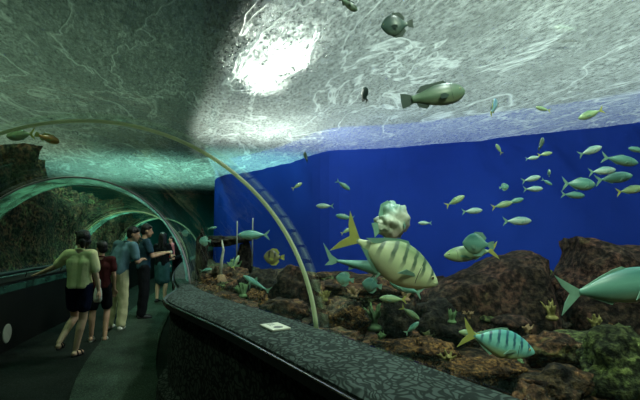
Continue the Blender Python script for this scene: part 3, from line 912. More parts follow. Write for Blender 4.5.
F_TEAL = mat_fish('fish teal', (0.05, 0.20, 0.16), (0.14, 0.36, 0.27), (0.30, 0.46, 0.30))
F_TREV = mat_fish('fish banded trevally', (0.30, 0.44, 0.20), (0.72, 0.84, 0.46), (0.85, 0.86, 0.48), (0.10, 0.18, 0.10), 8.0)
F_STRIPE = mat_fish('fish banded teal', (0.10, 0.40, 0.36), (0.22, 0.62, 0.52), (0.55, 0.65, 0.20), (0.03, 0.12, 0.16), 8.0)
F_DARK = mat_fish('fish dark', (0.02, 0.05, 0.04), (0.045, 0.10, 0.08), (0.12, 0.18, 0.13))
F_GREENDK = mat_fish('fish dark olive', (0.05, 0.10, 0.06), (0.12, 0.20, 0.12), (0.30, 0.36, 0.22))
F_YELFIN = mat_simple('fin yellow', (0.40, 0.44, 0.10), 0.5, 0.3, 0.15, 10)
F_GRNFIN = mat_simple('fin green', (0.20, 0.40, 0.28), 0.5, 0.3, 0.15, 10)
F_DRKFIN = mat_simple('fin dark', (0.03, 0.06, 0.045), 0.5, 0.3, 0.15, 10)
F_YEL = mat_fish('fish yellow green', (0.14, 0.27, 0.12), (0.34, 0.50, 0.24), (0.55, 0.64, 0.34))
F_ORG = mat_fish('fish orange', (0.25, 0.10, 0.02), (0.55, 0.26, 0.04), (0.60, 0.40, 0.10))
F_ANGEL = mat_fish('fish dark gold angelfish', (0.10, 0.10, 0.04), (0.22, 0.22, 0.09), (0.26, 0.27, 0.11), (0.02, 0.03, 0.03), 3.0)
F_BLUE = mat_fish('fish pale blue', (0.10, 0.25, 0.35), (0.25, 0.48, 0.52), (0.4, 0.55, 0.35))
F_PALE = mat_fish('fish pale pinkish', (0.25, 0.45, 0.34), (0.62, 0.70, 0.52), (0.80, 0.66, 0.55))
M_EYE = mat_simple('eye black', (0.005, 0.005, 0.006), 0.15, 0.6)
M_EYER = mat_simple('eye ring', (0.5, 0.5, 0.25), 0.3, 0.5)

PROF = {   # x (0 nose .. .82 peduncle), half height
 'fusi': [(0.0, .012), (.03, .045), (.08, .078), (.16, .115), (.27, .140), (.40, .145), (.54, .120), (.66, .080), (.76, .040), (.82, .024)],
 'trev': [(0.0, .012), (.03, .040), (.08, .078), (.16, .125), (.27, .168), (.38, .186), (.48, .176), (.58, .136), (.68, .082), (.76, .036), (.83, .018)],
 'disc': [(0.0, .02), (.04, .09), (.10, .18), (.20, .28), (.33, .34), (.47, .33), (.60, .24), (.70, .13), (.78, .07), (.82, .06)],
 'shark': [(0.0, .008), (.04, .030), (.12, .055), (.25, .075), (.38, .078), (.50, .062), (.62, .042), (.74, .024), (.82, .014)],
 'puff': [(0.0, .05), (.03, .14), (.10, .23), (.22, .31), (.36, .34), (.50, .32), (.62, .25), (.72, .14), (.79, .08), (.83, .06)],
 'group': [(0.0, .03), (.03, .075), (.09, .125), (.20, .165), (.34, .175), (.50, .150), (.64, .105), (.75, .070), (.83, .062)],
}
WID = {'fusi': .55, 'trev': .38, 'disc': .26, 'shark': .95, 'puff': .8, 'group': .6}

def fin(name, pts, mat, parent, th=0.008, y0=0.0, M=None):
    bm = bmesh.new()
    a = [Vector((x, y0 - th / 2, z)) for x, z in pts]; b = [Vector((x, y0 + th / 2, z)) for x, z in pts]
    if M: a = [M @ p for p in a]; b = [M @ p for p in b]
    A = [bm.verts.new(p) for p in a]; B = [bm.verts.new(p) for p in b]
    n = len(pts)
    bm.faces.new(A); bm.faces.new(B[::-1])
    for i in range(n): bm.faces.new((A[i], B[i], B[(i + 1) % n], A[(i + 1) % n]))
    bm.normal_update()
    bmesh.ops.triangulate(bm, faces=[f for f in bm.faces if len(f.verts) > 4], ngon_method='EAR_CLIP')
    return link_mesh(name, bm, mat, parent, False)

def make_fish(name, kind, bmat, fmat, simple=False, bend=0.0, tmat=None):
    t = bpy.data.objects.new(name, None); C.objects.link(t); t.empty_display_size = .1
    pr = PROF[kind]; w = WID[kind]
    # centred so that the middle of the fish is the origin; heading +X
    X = lambda x: 0.5 - x
    bm = bmesh.new(); rings = []
    g_ = lambda i: pr[max(0, min(len(pr) - 1, i))]
    fine = []
    for i in range(len(pr) - 1):
        for j in range(3): fine.append(cr(g_(i - 1), g_(i), g_(i + 1), g_(i + 2), j / 3))
    fine.append(pr[-1])
    for x, h in fine:
        y_off = bend * (x - .3) ** 2 if x > .3 else 0
        rings.append([Vector((X(x), y_off + cos(a) * h * w * (1 - .25 * max(0, sin(a))), sin(a) * h)) for a in [2 * pi * k / 16 for k in range(16)]])
    sweep(bm, rings)
    if kind == 'puff':
        bmesh.ops.subdivide_edges(bm, edges=bm.edges[:], cuts=1, use_grid_fill=True)
        for v in bm.verts:
            v.co += v.co.normalized() * (0.10 * noise.noise(v.co * 7.0) + 0.05 * noise.noise(v.co * 15.0))
    b = link_mesh('body', bm, bmat, t)
    H = dict(pr); hm = max(h for _, h in pr)
    yo = bend * .27
    T = tmat or fmat
    if kind in ('fusi', 'trev'):
        tail = [(X(.80), .015), (X(.86), .06), (X(1.0), .17), (X(.955), .07), (X(.90), .0), (X(.955), -.07), (X(1.0), -.17), (X(.86), -.06), (X(.80), -.015)]
        if kind == 'trev': tail = [(x, z * 1.15) for x, z in tail]
        dors = [(X(.34), hm * .85), (X(.42), hm * 1.12), (X(.50), hm * 1.02), (X(.62), hm * .72), (X(.78), hm * .25), (X(.70), hm * .22), (X(.5), hm * .75)]
        anal = [(x - .08, -z) for x, z in dors[:]]
        anal = [(X(.52), -hm * .72), (X(.56), -hm * .98), (X(.66), -hm * .65), (X(.78), -hm * .22), (X(.70), -hm * .2)]
        pec = [(X(.24), 0), (X(.30), -.012), (X(.46), -.06), (X(.38), .012), (X(.28), .02)]
    elif kind == 'shark':
        tail = [(X(.80), .012), (X(.88), .05), (X(1.0), .17), (X(.93), .04), (X(.90), -.01), (X(.94), -.07), (X(.86), -.05), (X(.80), -.012)]
        dors = [(X(.36), .07), (X(.44), .17), (X(.455), .12), (X(.48), .06)]
        anal = [(X(.60), -.04), (X(.68), -.075), (X(.68), -.03)]
        pec = [(X(.26), 0), (X(.34), -.02), (X(.44), -.13), (X(.37), -.0), (X(.34), .02)]
    elif kind in ('disc', 'puff'):
        tail = [(X(.80), .06), (X(.88), .11), (X(1.0), .14), (X(.985), .0), (X(1.0), -.14), (X(.88), -.11), (X(.80), -.06)]
        dors = [(X(.22), hm * .75), (X(.40), hm * 1.18), (X(.62), hm * 1.15), (X(.76), hm * .62), (X(.70), hm * .30), (X(.5), hm * .8)]
        anal = [(x, -z) for x, z in dors]
        pec = [(X(.30), 0.03), (X(.36), -.05), (X(.50), -.07), (X(.49), .02), (X(.38), .06)]
    else:
        tail = [(X(.81), .06), (X(.89), .10), (X(.99), .12), (X(1.0), .0), (X(.99), -.12), (X(.89), -.10), (X(.81), -.06)]
        dors = [(X(.24), hm * .85), (X(.30), hm * 1.25), (X(.50), hm * 1.15), (X(.66), hm * 1.05), (X(.76), hm * .45), (X(.66), hm * .5), (X(.5), hm * .8)]
        anal = [(X(.56), -hm * .7), (X(.62), -hm * 1.05), (X(.74), -hm * .8), (X(.77), -hm * .4)]
        pec = [(X(.28), 0), (X(.34), -.05), (X(.45), -.06), (X(.44), .01), (X(.36), .03)]
    fin('tail_fin', tail, T, t, y0=yo)
    fin('dorsal_fin', dors, fmat, t, y0=bend * .04)
    if not simple:
        if kind in ('trev', 'fusi', 'group'):
            for sy in (-1, 1):
                pts = []
                for q in range(7):
                    an = radians(-60 + 20 * q); xg = .205 + .03 * cos(an); hg = 0
                    for (x0, h0), (x1, h1) in zip(pr[:-1], pr[1:]):
                        if x0 <= xg <= x1: hg = h0 + (h1 - h0) * (xg - x0) / (x1 - x0)
                    zf = sin(an) * .75
                    pts.append((X(xg), sy * hg * w * sqrt(1 - zf * zf) * (1 - .25 * max(0, zf)), hg * zf))
                bm = bmesh.new(); tube(bm, pts, .0035, 6); link_mesh('gill_edge', bm, F_DRKFIN, t)
        fin('anal_fin', anal, fmat, t, y0=bend * .1)
        for sy in (-1, 1):
            M = Matrix.Translation((0, sy * hm * w * .80, -hm * .25)) @ Matrix.Translation((X(.26), 0, 0)) @ Matrix.Rotation(sy * radians(-22), 4, 'Z') @ Matrix.Translation((-X(.26), 0, 0))
            fin('pectoral_fin', pec, fmat, t, 0.007, 0, M)
            xe = .085
            he = 0
            for (x0, h0), (x1, h1) in zip(pr[:-1], pr[1:]):
                if x0 <= xe <= x1: he = h0 + (h1 - h0) * (xe - x0) / (x1 - x0)
            bm = bmesh.new(); ellipsoid(bm, (X(xe), sy * he * w * .86, he * .30), (.017, .010, .017), u=12, v=8)
            ey = link_mesh('eye', bm, M_EYER, t)
            bm = bmesh.new(); ellipsoid(bm, (X(xe), sy * (he * w * .86 + .005), he * .30), (.010, .008, .010), u=10, v=6)
            link_mesh('pupil', bm, M_EYE, ey)
    return t

PROTO = {}
def put_fish(key, px, py, D, Lpx, ang, label, yaw=0, group=None, roll=0, name='fish', cat='fish', sz=(1, 1, 1)):
    """key -> prototype; D distance; ang heading in the image plane; yaw turns it away from the viewer"""
    if key not in PROTO:
        kind, bm_, fm_, simple, bend, tm = KIND[key]
        PROTO[key] = make_fish(name, kind, bm_, fm_, simple, bend, tm); t = PROTO[key]
    else:
        t = copy_tree(PROTO[key])
    t.name = name
    a = radians(ang); y = radians(yaw)
    hx = Vector((cos(a) * cos(y), sin(y), sin(a) * cos(y)))
    up = Vector((0, 0, 1)) if abs(hx.z) < 0.95 else Vector((0, 1, 0))
    yy = up.cross(hx).normalized(); zz = hx.cross(yy)
    M = Matrix((hx, yy, zz)).transposed() @ Matrix.Rotation(radians(roll), 3, 'X')
    c = at(px, py, D)
    L = Lpx / FPX * D / max(.35, cos(y))
    t.rotation_mode = 'XYZ'
    t.location = c; t.rotation_euler = M.to_euler(); t.scale = (L * sz[0], L * sz[1], L * sz[2])
    for k in ('label', 'category', 'group'):
        if k in t.keys(): del t[k]
    return tag(t, label, cat, group)
KIND = {
 'trev': ('trev', F_TREV, F_GRNFIN, False, 0.25, F_YELFIN),
 'big': ('fusi', F_TEAL, F_GRNFIN, False, 0.0, F_GRNFIN),
 'stripe': ('trev', F_STRIPE, F_GRNFIN, False, -.2, F_YELFIN),
 'shark': ('shark', F_TEAL, F_GRNFIN, False, 0.0, None),
 'school': ('fusi', F_SILVER, F_GRNFIN, False, 0.0, None),
 'schoolY': ('fusi', F_YEL, F_GRNFIN, False, 0.1, F_YELFIN),
 'schoolT': ('fusi', F_TEAL, F_GRNFIN, False, 0.1, None),
 'darkdisc': ('disc', F_DARK, F_DRKFIN, False, 0.0, None),
 'grouper': ('group', F_GREENDK, F_DRKFIN, False, 0.1, None),
 'angel': ('disc', F_ANGEL, F_YELFIN, False, 0.0, None),
 'puff': ('puff', F_PALE, F_GRNFIN, False, 0.0, None),
 'tealdisc': ('disc', F_TEAL, F_GRNFIN, False, 0.0, None),
 'orange': ('group', F_ORG, F_YELFIN, False, 0.3, None),
 'blue': ('group', F_BLUE, F_YELFIN, False, 0.2, F_YELFIN),
}
FISH = [
 # large ones
 ('trev', 391, 258, 3.4, 112, -29, 'large yellow green trevally with dark bars, nose down, in front of the blue', 12, 'striped_trevally'),
 ('shark', 366, 266, 4.4, 92, -10, 'slender teal fish swimming right just behind and below the big striped trevally', 0, 'slender_fish'),
 ('big', 616, 287, 3.2, 116, 8, 'big teal green fish cut by the right edge of the photo', 0, 'jack_fish'),
 ('stripe', 497, 342, 3.5, 76, -16, 'teal fish with dark bars and yellow tail low over the reef', 0, 'banded_fish'),
 ('puff', 389, 222, 4.2, 40, 25, 'rounded pale mottled fish above the back of the striped trevally', 40, 'pufferfish'),
 ('tealdisc', 478, 244, 4.6, 26, 175, 'round teal fish partly hiding the yellow tailed fish over the wedge rock', 30, 'round_fish'),
 ('schoolY', 471, 253, 4.8, 54, 186, 'yellow tailed fish swimming left above the big wedge rock', 0, 'yellowtail_fish'),
 # near the surface
 ('grouper', 433, 96, 4.0, 66, 9, 'dark olive grouper below the silvery surface, the largest fish near the surface', 0, 'grouper'),
 ('darkdisc', 397, 25, 3.3, 34, 186, 'round dark fish at the top centre near the surface', 0, 'round_fish'),
 ('darkdisc', 365, 95, 4.4, 18, 100, 'small round dark fish seen below the surface, left of the grouper', 25, 'round_fish'),
 ('grouper', 348, 4, 3.2, 24, -38, 'small dark fish cut by the top edge of the photo', 0, 'small_fish'),
 ('grouper', 565, 29, 4.0, 24, 176, 'small dark olive fish just under the surface near the upper right', 0, 'small_fish'),
 ('blue', 494, 107, 4.2, 22, 65, 'small pale blue fish with yellow tail heading up, right of the grouper', 30, 'small_fish'),
 ('schoolY', 543, 109, 4.4, 16, 165, 'tiny pale yellow green fish right of the pale blue fish', 0, 'small_fish'),
 ('schoolY', 591, 114, 4.4, 28, 200, 'olive fish with yellow tail under the surface at the right', 0, 'small_fish'),
 ('grouper', 306, 157, 5.6, 12, 110, 'tiny brown fish near the glare left of centre', 40, 'small_fish'),
 ('schoolY', 297, 186, 5.2, 12, 35, 'tiny yellowish fish just left of the arch rib', 20, 'small_fish'),
 # loose ones mid water
 ('schoolT', 343, 185, 4.8, 17, -35, 'small green fish diving steeply right of the arch rib', 0, 'school_fish'),
 ('school', 325, 206, 4.8, 18, 180, 'slim pale fish level with the top of the blue, right of the arch rib', 0, 'school_fish'),
 ('schoolT', 345, 217, 4.6, 19, 170, 'small teal fish above the tail of the striped trevally', 0, 'school_fish'),
 ('schoolY', 346, 231, 4.4, 12, 30, 'tiny yellow green fish touching the trevally tail in the photo', 20, 'school_fish'),
 ('school', 425, 223, 5.0, 14, 180, 'tiny pale fish between the trevally and the yellow tailed fish', 0, 'school_fish'),
 # the school at the right
 ('schoolY', 455, 201, 5.0, 22, 28, 'green fish heading up right, leftmost of the right hand school', 0, 'school_fish'),
 ('school', 472, 211, 5.1, 21, 5, 'pale fish just right of and below the leftmost school fish', 0, 'school_fish'),
 ('school', 517, 221, 5.0, 29, 1, 'pale slim fish lowest of the right hand school', 0, 'school_fish'),
 ('schoolT', 515, 201, 5.4, 18, 14, 'teal fish touching the upper right of a green one in mid school', 0, 'school_fish'),
 ('schoolY', 502, 205, 5.0, 22, 14, 'green fish left of the overlapping pair in mid school', 0, 'school_fish'),
 ('tealdisc', 504, 187, 5.6, 10, 10, 'tiny rounded teal fish alone left of the bright pale fish', 0, 'school_fish'),
 ('school', 531, 179, 4.8, 20, 14, 'brightest small pale fish in the middle of the school', 0, 'school_fish'),
 ('school', 533, 189, 5.0, 20, 2, 'pale fish directly below the brightest small one', 0, 'school_fish'),
 ('tealdisc', 549, 173, 5.2, 8, 90, 'tiny pale roundish fish above a dim one, right of the brightest fish', 0, 'school_fish'),
 ('schoolT', 547, 182, 5.8, 12, -30, 'tiny dim teal fish right of the brightest fish', 0, 'school_fish'),
 ('school', 532, 158, 5.0, 14, 8, 'small pale fish left of the upper overlapping pair', 0, 'school_fish'),
 ('schoolY', 545, 154, 5.1, 15, 10, 'small green fish right of the upper overlapping pair', 0, 'school_fish'),
 ('grouper', 541, 144, 5.4, 16, 60, 'dim dark fish just under the surface above the upper pair', 20, 'school_fish'),
 ('schoolY', 499, 149, 5.0, 12, 110, 'tiny yellow fish rising vertically near the surface edge', 20, 'school_fish'),
 ('school', 590, 151, 4.6, 26, 20, 'bright pale fish tilted up, topmost of the rightmost cluster', 0, 'school_fish'),
 ('schoolT', 620, 160, 4.4, 37, -10, 'largest teal fish of the school near the right edge', 0, 'school_fish'),
 ('schoolT', 638, 150, 4.5, 20, 170, 'teal fish cut by the right photo edge at the top of the school', 0, 'school_fish'),
 ('school', 602, 171, 4.9, 28, 6, 'pale green fish between the largest teal fish and a long teal one', 0, 'school_fish'),
 ('schoolT', 614, 178, 4.6, 38, 8, 'long teal fish below the pale green one near the right edge', 0, 'school_fish'),
 ('schoolT', 579, 184, 4.6, 33, -2, 'plump teal fish at the left of the rightmost cluster', 0, 'school_fish'),
 ('schoolT', 573, 195, 4.9, 24, -4, 'dim teal fish directly under the plump teal one', 0, 'school_fish'),
 ('schoolY', 630, 190, 4.5, 28, 10, 'yellow green fish at the right edge, lowest of that cluster', 0, 'school_fish'),
 # over the reef
 ('schoolT', 406, 288, 4.2, 34, 160, 'teal fish over the reef below the nose of the trevally', 0, 'reef_fish'),
 ('schoolY', 393, 299, 3.9, 27, 178, 'bright yellow green fish resting low above the black boulder', 0, 'reef_fish'),
 ('tealdisc', 372, 285, 5.0, 20, 170, 'dim teal rounded fish over the reef ridge under the slender fish', 0, 'reef_fish'),
 ('tealdisc', 345, 279, 5.4, 18, 170, 'dim teal rounded fish over the reef ridge nearest the arch rib', 0, 'reef_fish'),
 ('schoolY', 410, 313, 3.8, 22, -35, 'small olive fish nosing down beside the round black boulder', 0, 'reef_fish'),
 ('schoolT', 412, 328, 3.7, 18, 40, 'small teal green fish in the gap between the black boulders', 0, 'reef_fish'),
 ('schoolY', 470, 333, 3.9, 22, 175, 'small yellow fish near the tail of the banded fish', 0, 'reef_fish'),
 ('angel', 274, 257, 5.8, 21, 178, 'dark gold barred angelfish left of the arch rib', 0, 'angelfish'),
 ('shark', 257, 284, 5.8, 34, 155, 'teal fish with broad fins gliding over the reef left of the arch rib', 30, 'gliding_fish'),
 ('schoolT', 254, 235, 7.6, 32, 180, 'long pale fish in the distance above the blue opening', 0, 'slender_fish'),
 ('tealdisc', 205, 241, 8.2, 12, 180, 'bright teal distant fish above the end of the ledge', 0, 'distant_fish'),
 ('tealdisc', 186, 233, 6.8, 9, 180, 'tiny bright teal distant fish beside the far arch', 0, 'distant_fish'),
 ('schoolT', 212, 228, 8.6, 10, 10, 'faint teal distant fish above the dark reef lintel', 0, 'distant_fish'),
 ('schoolT', 206, 270, 7.4, 12, 10, 'faint teal distant fish in front of the left reef pillar', 0, 'distant_fish'),
 ('schoolY', 236, 262, 7.4, 14, 70, 'small greenish fish beside the right reef pillar', 20, 'distant_fish'),
 # left
 ('schoolY', 21, 135, 6.0, 30, 184, 'plump yellow green fish at the left edge above the tunnel vault', 0, 'reef_fish'),
 ('orange', 47, 138, 5.9, 22, -20, 'orange and dark fish at the upper left beside the yellow green fish', 20, 'reef_fish'),
]
for f in FISH:
    key, px, py, D, L, ang, label, yaw, nm = f
    plump = (1, 1.3, 1.35) if (key in ('schoolY', 'schoolT') and px < 60) or label.startswith('plump') else (1, 1, 1)
    put_fish(key, px, py, D, L, ang, label, yaw, 'school of pale fish at the right' if (nm == 'school_fish' and px > 440) else None, 0, nm, 'fish', plump)

# two pale upright posts far off over the dark lintel
M_POST = mat_simple('pale post', (0.40, 0.44, 0.34), 0.7, 0.2)
for px, y0, y1, l in ((237, 221, 238, 'short pale upright post behind the long distant fish'), (252.5, 218, 241, 'tall pale upright post behind the long distant fish')):
    D = 8.6; a = at(px, y1, D); b = at(px, y0, D)
    bm = bmesh.new(); h = b.z - a.z
    tube(bm, [(0, 0, -0.5), (0, 0, h * .9), (0, 0, h)], [.013, .013, .009], 10)
    o = link_mesh('mooring_post', bm, M_POST); o.location = a
    tag(o, l, 'post')

# ------------------------------------------------------------------ people
def cloth(name, col, var=0.12, rough=0.9):
    return mat_simple(name, col, rough, 0.1, var, 9, 0.25, 30)
SKIN = mat_simple('skin', (0.52, 0.31, 0.19), 0.55, 0.35, 0.06, 12)
SKIN_L = mat_simple('skin light', (0.72, 0.47, 0.30), 0.55, 0.35, 0.06, 12)
HAIR = mat_simple('hair black', (0.008, 0.007, 0.006), 0.45, 0.5, 0.3, 30, 0.6, 60)
HAIR_B = mat_simple('hair brown', (0.14, 0.065, 0.025), 0.5, 0.4, 0.3, 30, 0.6, 60)
EYEW = mat_simple('eye white', (0.6, 0.6, 0.55), 0.3, 0.5, 0.02)
LIP = mat_simple('lips', (0.28, 0.10, 0.08), 0.5, 0.3, 0.05)

BASE = dict(pelvis=(0, 0, .93), waist=(0, 0, 1.06), chest=(0, .0, 1.26), neck=(0, -.01, 1.42), head=(0, .02, 1.585),
            lsho=(-.17, 0, 1.385), lelb=(-.22, -.03, 1.11), lwri=(-.22, .06, .87),
            rsho=(.17, 0, 1.385), relb=(.22, -.03, 1.11), rwri=(.22, .06, .87),
            lhip=(-.09, 0, .92), lkne=(-.10, .02, .49), lank=(-.10, -.02, .085),
            rhip=(.09, 0, .92), rkne=(.10, .02, .49), rank=(.10, -.02, .085))

def build_person(label, loc, face_deg, H, pose, skin, hair, hairstyle, shirt, legs, shoes, group=None, voxel=0.011, fem=False,
                 head_yaw=0, head_pitch=0, sleeve=0.55, leg_to='ankle', extras=None, foot_yaw=(0, 0), hands=('relax', 'relax'), shirt_hem=0.86, stout=1.0):
    """figure faces local +Y, x to its right; face_deg turns it about the vertical (0 = away from the viewer)"""
    k = H / 1.70
    J = {n: Vector(v) for n, v in BASE.items()}
    for n, v in pose.items(): J[n] = Vector(v)
    if fem:
        J['lsho'].x *= .9; J['rsho'].x *= .9
    t = thing('person', label, 'person', loc, (0, 0, radians(face_deg)), group)
    t.scale = (k, k, k)
    HM = Matrix.Rotation(radians(head_yaw), 3, 'Z') @ Matrix.Rotation(radians(head_pitch), 3, 'X')
    hd = J['head']
    def hp(x, y, z): return hd + HM @ Vector((x, y, z))
    # ---- body, one skin
    bm = bmesh.new()
    s = stout
    for sx in (-1, 1):
        capsule(bm, J['pelvis'] + Vector((sx * .06, 0, .03)), J['waist'] + Vector((sx * .045, 0, 0)), .098 * s, .085 * s)
        capsule(bm, J['waist'] + Vector((sx * .045, 0, 0)), J['chest'] + Vector((sx * .07, 0, 0)), .085 * s, .098)
        capsule(bm, J['chest'] + Vector((sx * .07, 0, 0)), (J['neck'] + J['chest']) / 2 + Vector((sx * .05, 0, .02)), .095, .06)
    for p, q in (('l', -1), ('r', 1)):
        sh, el, wr = J[p + 'sho'], J[p + 'elb'], J[p + 'wri']
        capsule(bm, J['neck'] + Vector((0, 0, -.03)), sh, .050, .056)
        capsule(bm, sh, el, .050, .038); capsule(bm, el, wr, .039, .025)
        hi, kn, an = J[p + 'hip'], J[p + 'kne'], J[p + 'ank']
        capsule(bm, hi, kn, .083 * s, .054); 
        m = kn.lerp(an, .32); back = Vector((0, -.018, 0))
        capsule(bm, kn, m + back, .053, .054); capsule(bm, m + back, an, .052, .034)
        fy = radians(foot_yaw[0 if p == 'l' else 1]); fd = Vector((sin(fy), cos(fy), 0))
        drop = max(-.05, min(.03, 0.0))
        capsule(bm, an + fd * -.03 + Vector((0, 0, -.045)), an + fd * .13 + Vector((0, 0, -.055)), .036, .028)
        # hand: palm, four fingers, thumb
        fwd = (wr - el).normalized(); mode = hands[0 if p == 'l' else 1]
        side = Vector((0, 0, 1)).cross(fwd)
        if side.length < .3: side = Vector((0, 1, 0)) - fwd * fwd.y
        side.normalize(); pn = fwd.cross(side).normalized()
        if mode == 'flat': cur = -.12
        elif mode == 'grip': cur = 1.0
        else: cur = .5
        if pn.z > 0: pn = -pn
        pc = wr + fwd * .05
        for o_ in (-.025, 0, .025): capsule(bm, wr + side * o_ * .5, wr + fwd * .085 + side * o_, .016, .014)
        for i_, (o_, L) in enumerate(((-.034, .062), (-.012, .075), (.011, .072), (.033, .056))):
            b0 = wr + fwd * .085 + side * o_
            d1 = (fwd + pn * cur * .5).normalized(); d2 = (fwd + pn * cur * 1.5).normalized()
            b1 = b0 + d1 * L * .5; capsule(bm, b0, b1, .0105, .0095, 8); capsule(bm, b1, b1 + d2 * L * .5, .0095, .008, 8)
        ts = 1 if p == 'l' else -1
        b0 = wr + fwd * .03 - side * .03 * (-ts); d1 = (fwd * .7 + side * ts * .7 + pn * .25).normalized()
        capsule(bm, b0, b0 + d1 * .045, .014, .011, 8); capsule(bm, b0 + d1 * .045, b0 + d1 * .045 + (fwd + pn * .4).normalized() * .03, .011, .009, 8)
    capsule(bm, J['neck'] + Vector((0, -.005, -.02)), hd + HM @ Vector((0, -.02, -.06)), .052, .048)
    ellipsoid(bm, hd + HM @ Vector((0, -.012, .03)), (.074, .092, .090), HM)
    ellipsoid(bm, hd + HM @ Vector((0, .022, -.035)), (.058, .066, .075), HM)
    capsule(bm, hp(0, .05, -.082), hp(0, .062, -.085), .026, .022)      # chin
    capsule(bm, hp(0, .084, .018), hp(0, .104, -.018), .009, .014, 8)   # nose
    for sx in (-1, 1): ellipsoid(bm, hp(sx * .075, -.006, -.005), (.012, .022, .032), HM, 10, 8)
    remeshed('body', bm, skin, t, voxel, 2)
    # eyes, mouth
    for sx in (-1, 1):
        bm = bmesh.new(); ellipsoid(bm, hp(sx * .030, .078, .018), (.013, .010, .008), HM, 10, 8)
        e = link_mesh('eye', bm, EYEW, t)
        bm = bmesh.new(); ellipsoid(bm, hp(sx * .030, .0865, .018), (.006, .004, .006), HM, 8, 6)
        link_mesh('pupil', bm, M_EYE, e)
    bm = bmesh.new(); ellipsoid(bm, hp(0, .086, -.048), (.022, .007, .007), HM, 10, 8); link_mesh('mouth', bm, LIP, t)
    # ---- hair
    bm = bmesh.new()
    ellipsoid(bm, hd + HM @ Vector((0, -.028, .050)), (.088, .098, .092), HM)
    ellipsoid(bm, hd + HM @ Vector((0, -.052, .0)), (.078, .066, .085), HM)
    capsule(bm, hp(-.05, .050, .085), hp(.05, .050, .085), .024, .024)
    if hairstyle == 'bob':
        for sx in (-1, 1): capsule(bm, hp(sx * .066, -.02, .04), hp(sx * .072, -.02, -.055), .030, .022)
        capsule(bm, hp(-.04, -.075, -.02), hp(-.03, -.078, -.085), .05, .03); capsule(bm, hp(.04, -.075, -.02), hp(.03, -.078, -.085), .05, .03)
    if hairstyle == 'long':
        for sx in (-1, 1):
            capsule(bm, hp(sx * .066, -.02, .04), hp(sx * .085, -.03, -.16), .032, .030)
            capsule(bm, hp(sx * .035, -.07, 0), hp(sx * .05, -.085, -.26), .05, .035)
    remeshed('hair', bm, hair, t, voxel, 2, wob=.004)
    # ---- trousers / shorts / skirt
    if legs:
        kindl, lm, end = legs
        bm = bmesh.new()
        g = .016
        for sx in (-1, 1): capsule(bm, J['pelvis'] + Vector((sx * .06, 0, .05)), J['pelvis'] + Vector((sx * .062, 0, -.02)), .100 * s + g, .102 * s + g)
        for p in 'lr':
            hi, kn, an = J[p + 'hip'], J[p + 'kne'], J[p + 'ank']
            if kindl == 'trousers':
                capsule(bm, hi, kn, .088 * s + g, .066 + g); capsule(bm, kn, kn.lerp(an, .97), .066 + g, .056 + g)
            else:
                q = hi.lerp(kn, end); capsule(bm, hi, q, .090 * s + g, .078 + g)
        if kindl == 'skirt': capsule(bm, J['pelvis'], J['pelvis'].lerp((J['lkne'] + J['rkne']) / 2, end), .13, .145)
        cuts = []
        if kindl == 'trousers': cuts = [(Vector((0, 0, .045)), Vector((0, 0, -1)))]
        remeshed(kindl, bm, lm, t, voxel, 3, cuts, .010)
    # ---- shirt
    if shirt:
        g = .016
        bm = bmesh.new()
        hem = J['pelvis'].lerp(J['waist'], -.1)
        for sx in (-1, 1):
            capsule(bm, J['pelvis'] + Vector((sx * .062, 0, .0)), J['waist'] + Vector((sx * .052, 0, 0)), .105 * s + g, .098 * s + g)
            capsule(bm, J['waist'] + Vector((sx * .052, 0, 0)), J['chest'] + Vector((sx * .072, 0, 0)), .098 * s + g, .100 + g)
            capsule(bm, J['chest'] + Vector((sx * .072, 0, 0)), (J['neck'] + J['chest']) / 2 + Vector((sx * .055, 0, .03)), .098 + g, .058 + g)
        for p in 'lr':
            sh, el, wr = J[p + 'sho'], J[p + 'elb'], J[p + 'wri']
            capsule(bm, J['neck'] + Vector((0, 0, -.05)), sh, .052 + g * .6, .060 + g)
            q = sh.lerp(el, min(1, sleeve)); capsule(bm, sh, q, .058 + g, .050 + g)
            if sleeve > 1: capsule(bm, el, el.lerp(wr, sleeve - 1), .048 + g, .036 + g)
        cuts = [(Vector((0, 0, shirt_hem)), Vector((0, 0, -1)))]
        remeshed('shirt', bm, shirt, t, voxel, 3, cuts, .009)
        bm = bmesh.new()
        cc = J['neck'] + Vector((0, 0, .012)); rr = [[cc + Vector((cos(a) * r, sin(a) * r * 1.05, z - .02 * sin(a))) for a in [2 * pi * i / 20 for i in range(20)]] for r, z in ((.066, -.015), (.062, .012), (.056, .012), (.058, -.015))]
        sweep(bm, rr, loop=True); link_mesh('collar', bm, shirt, t)
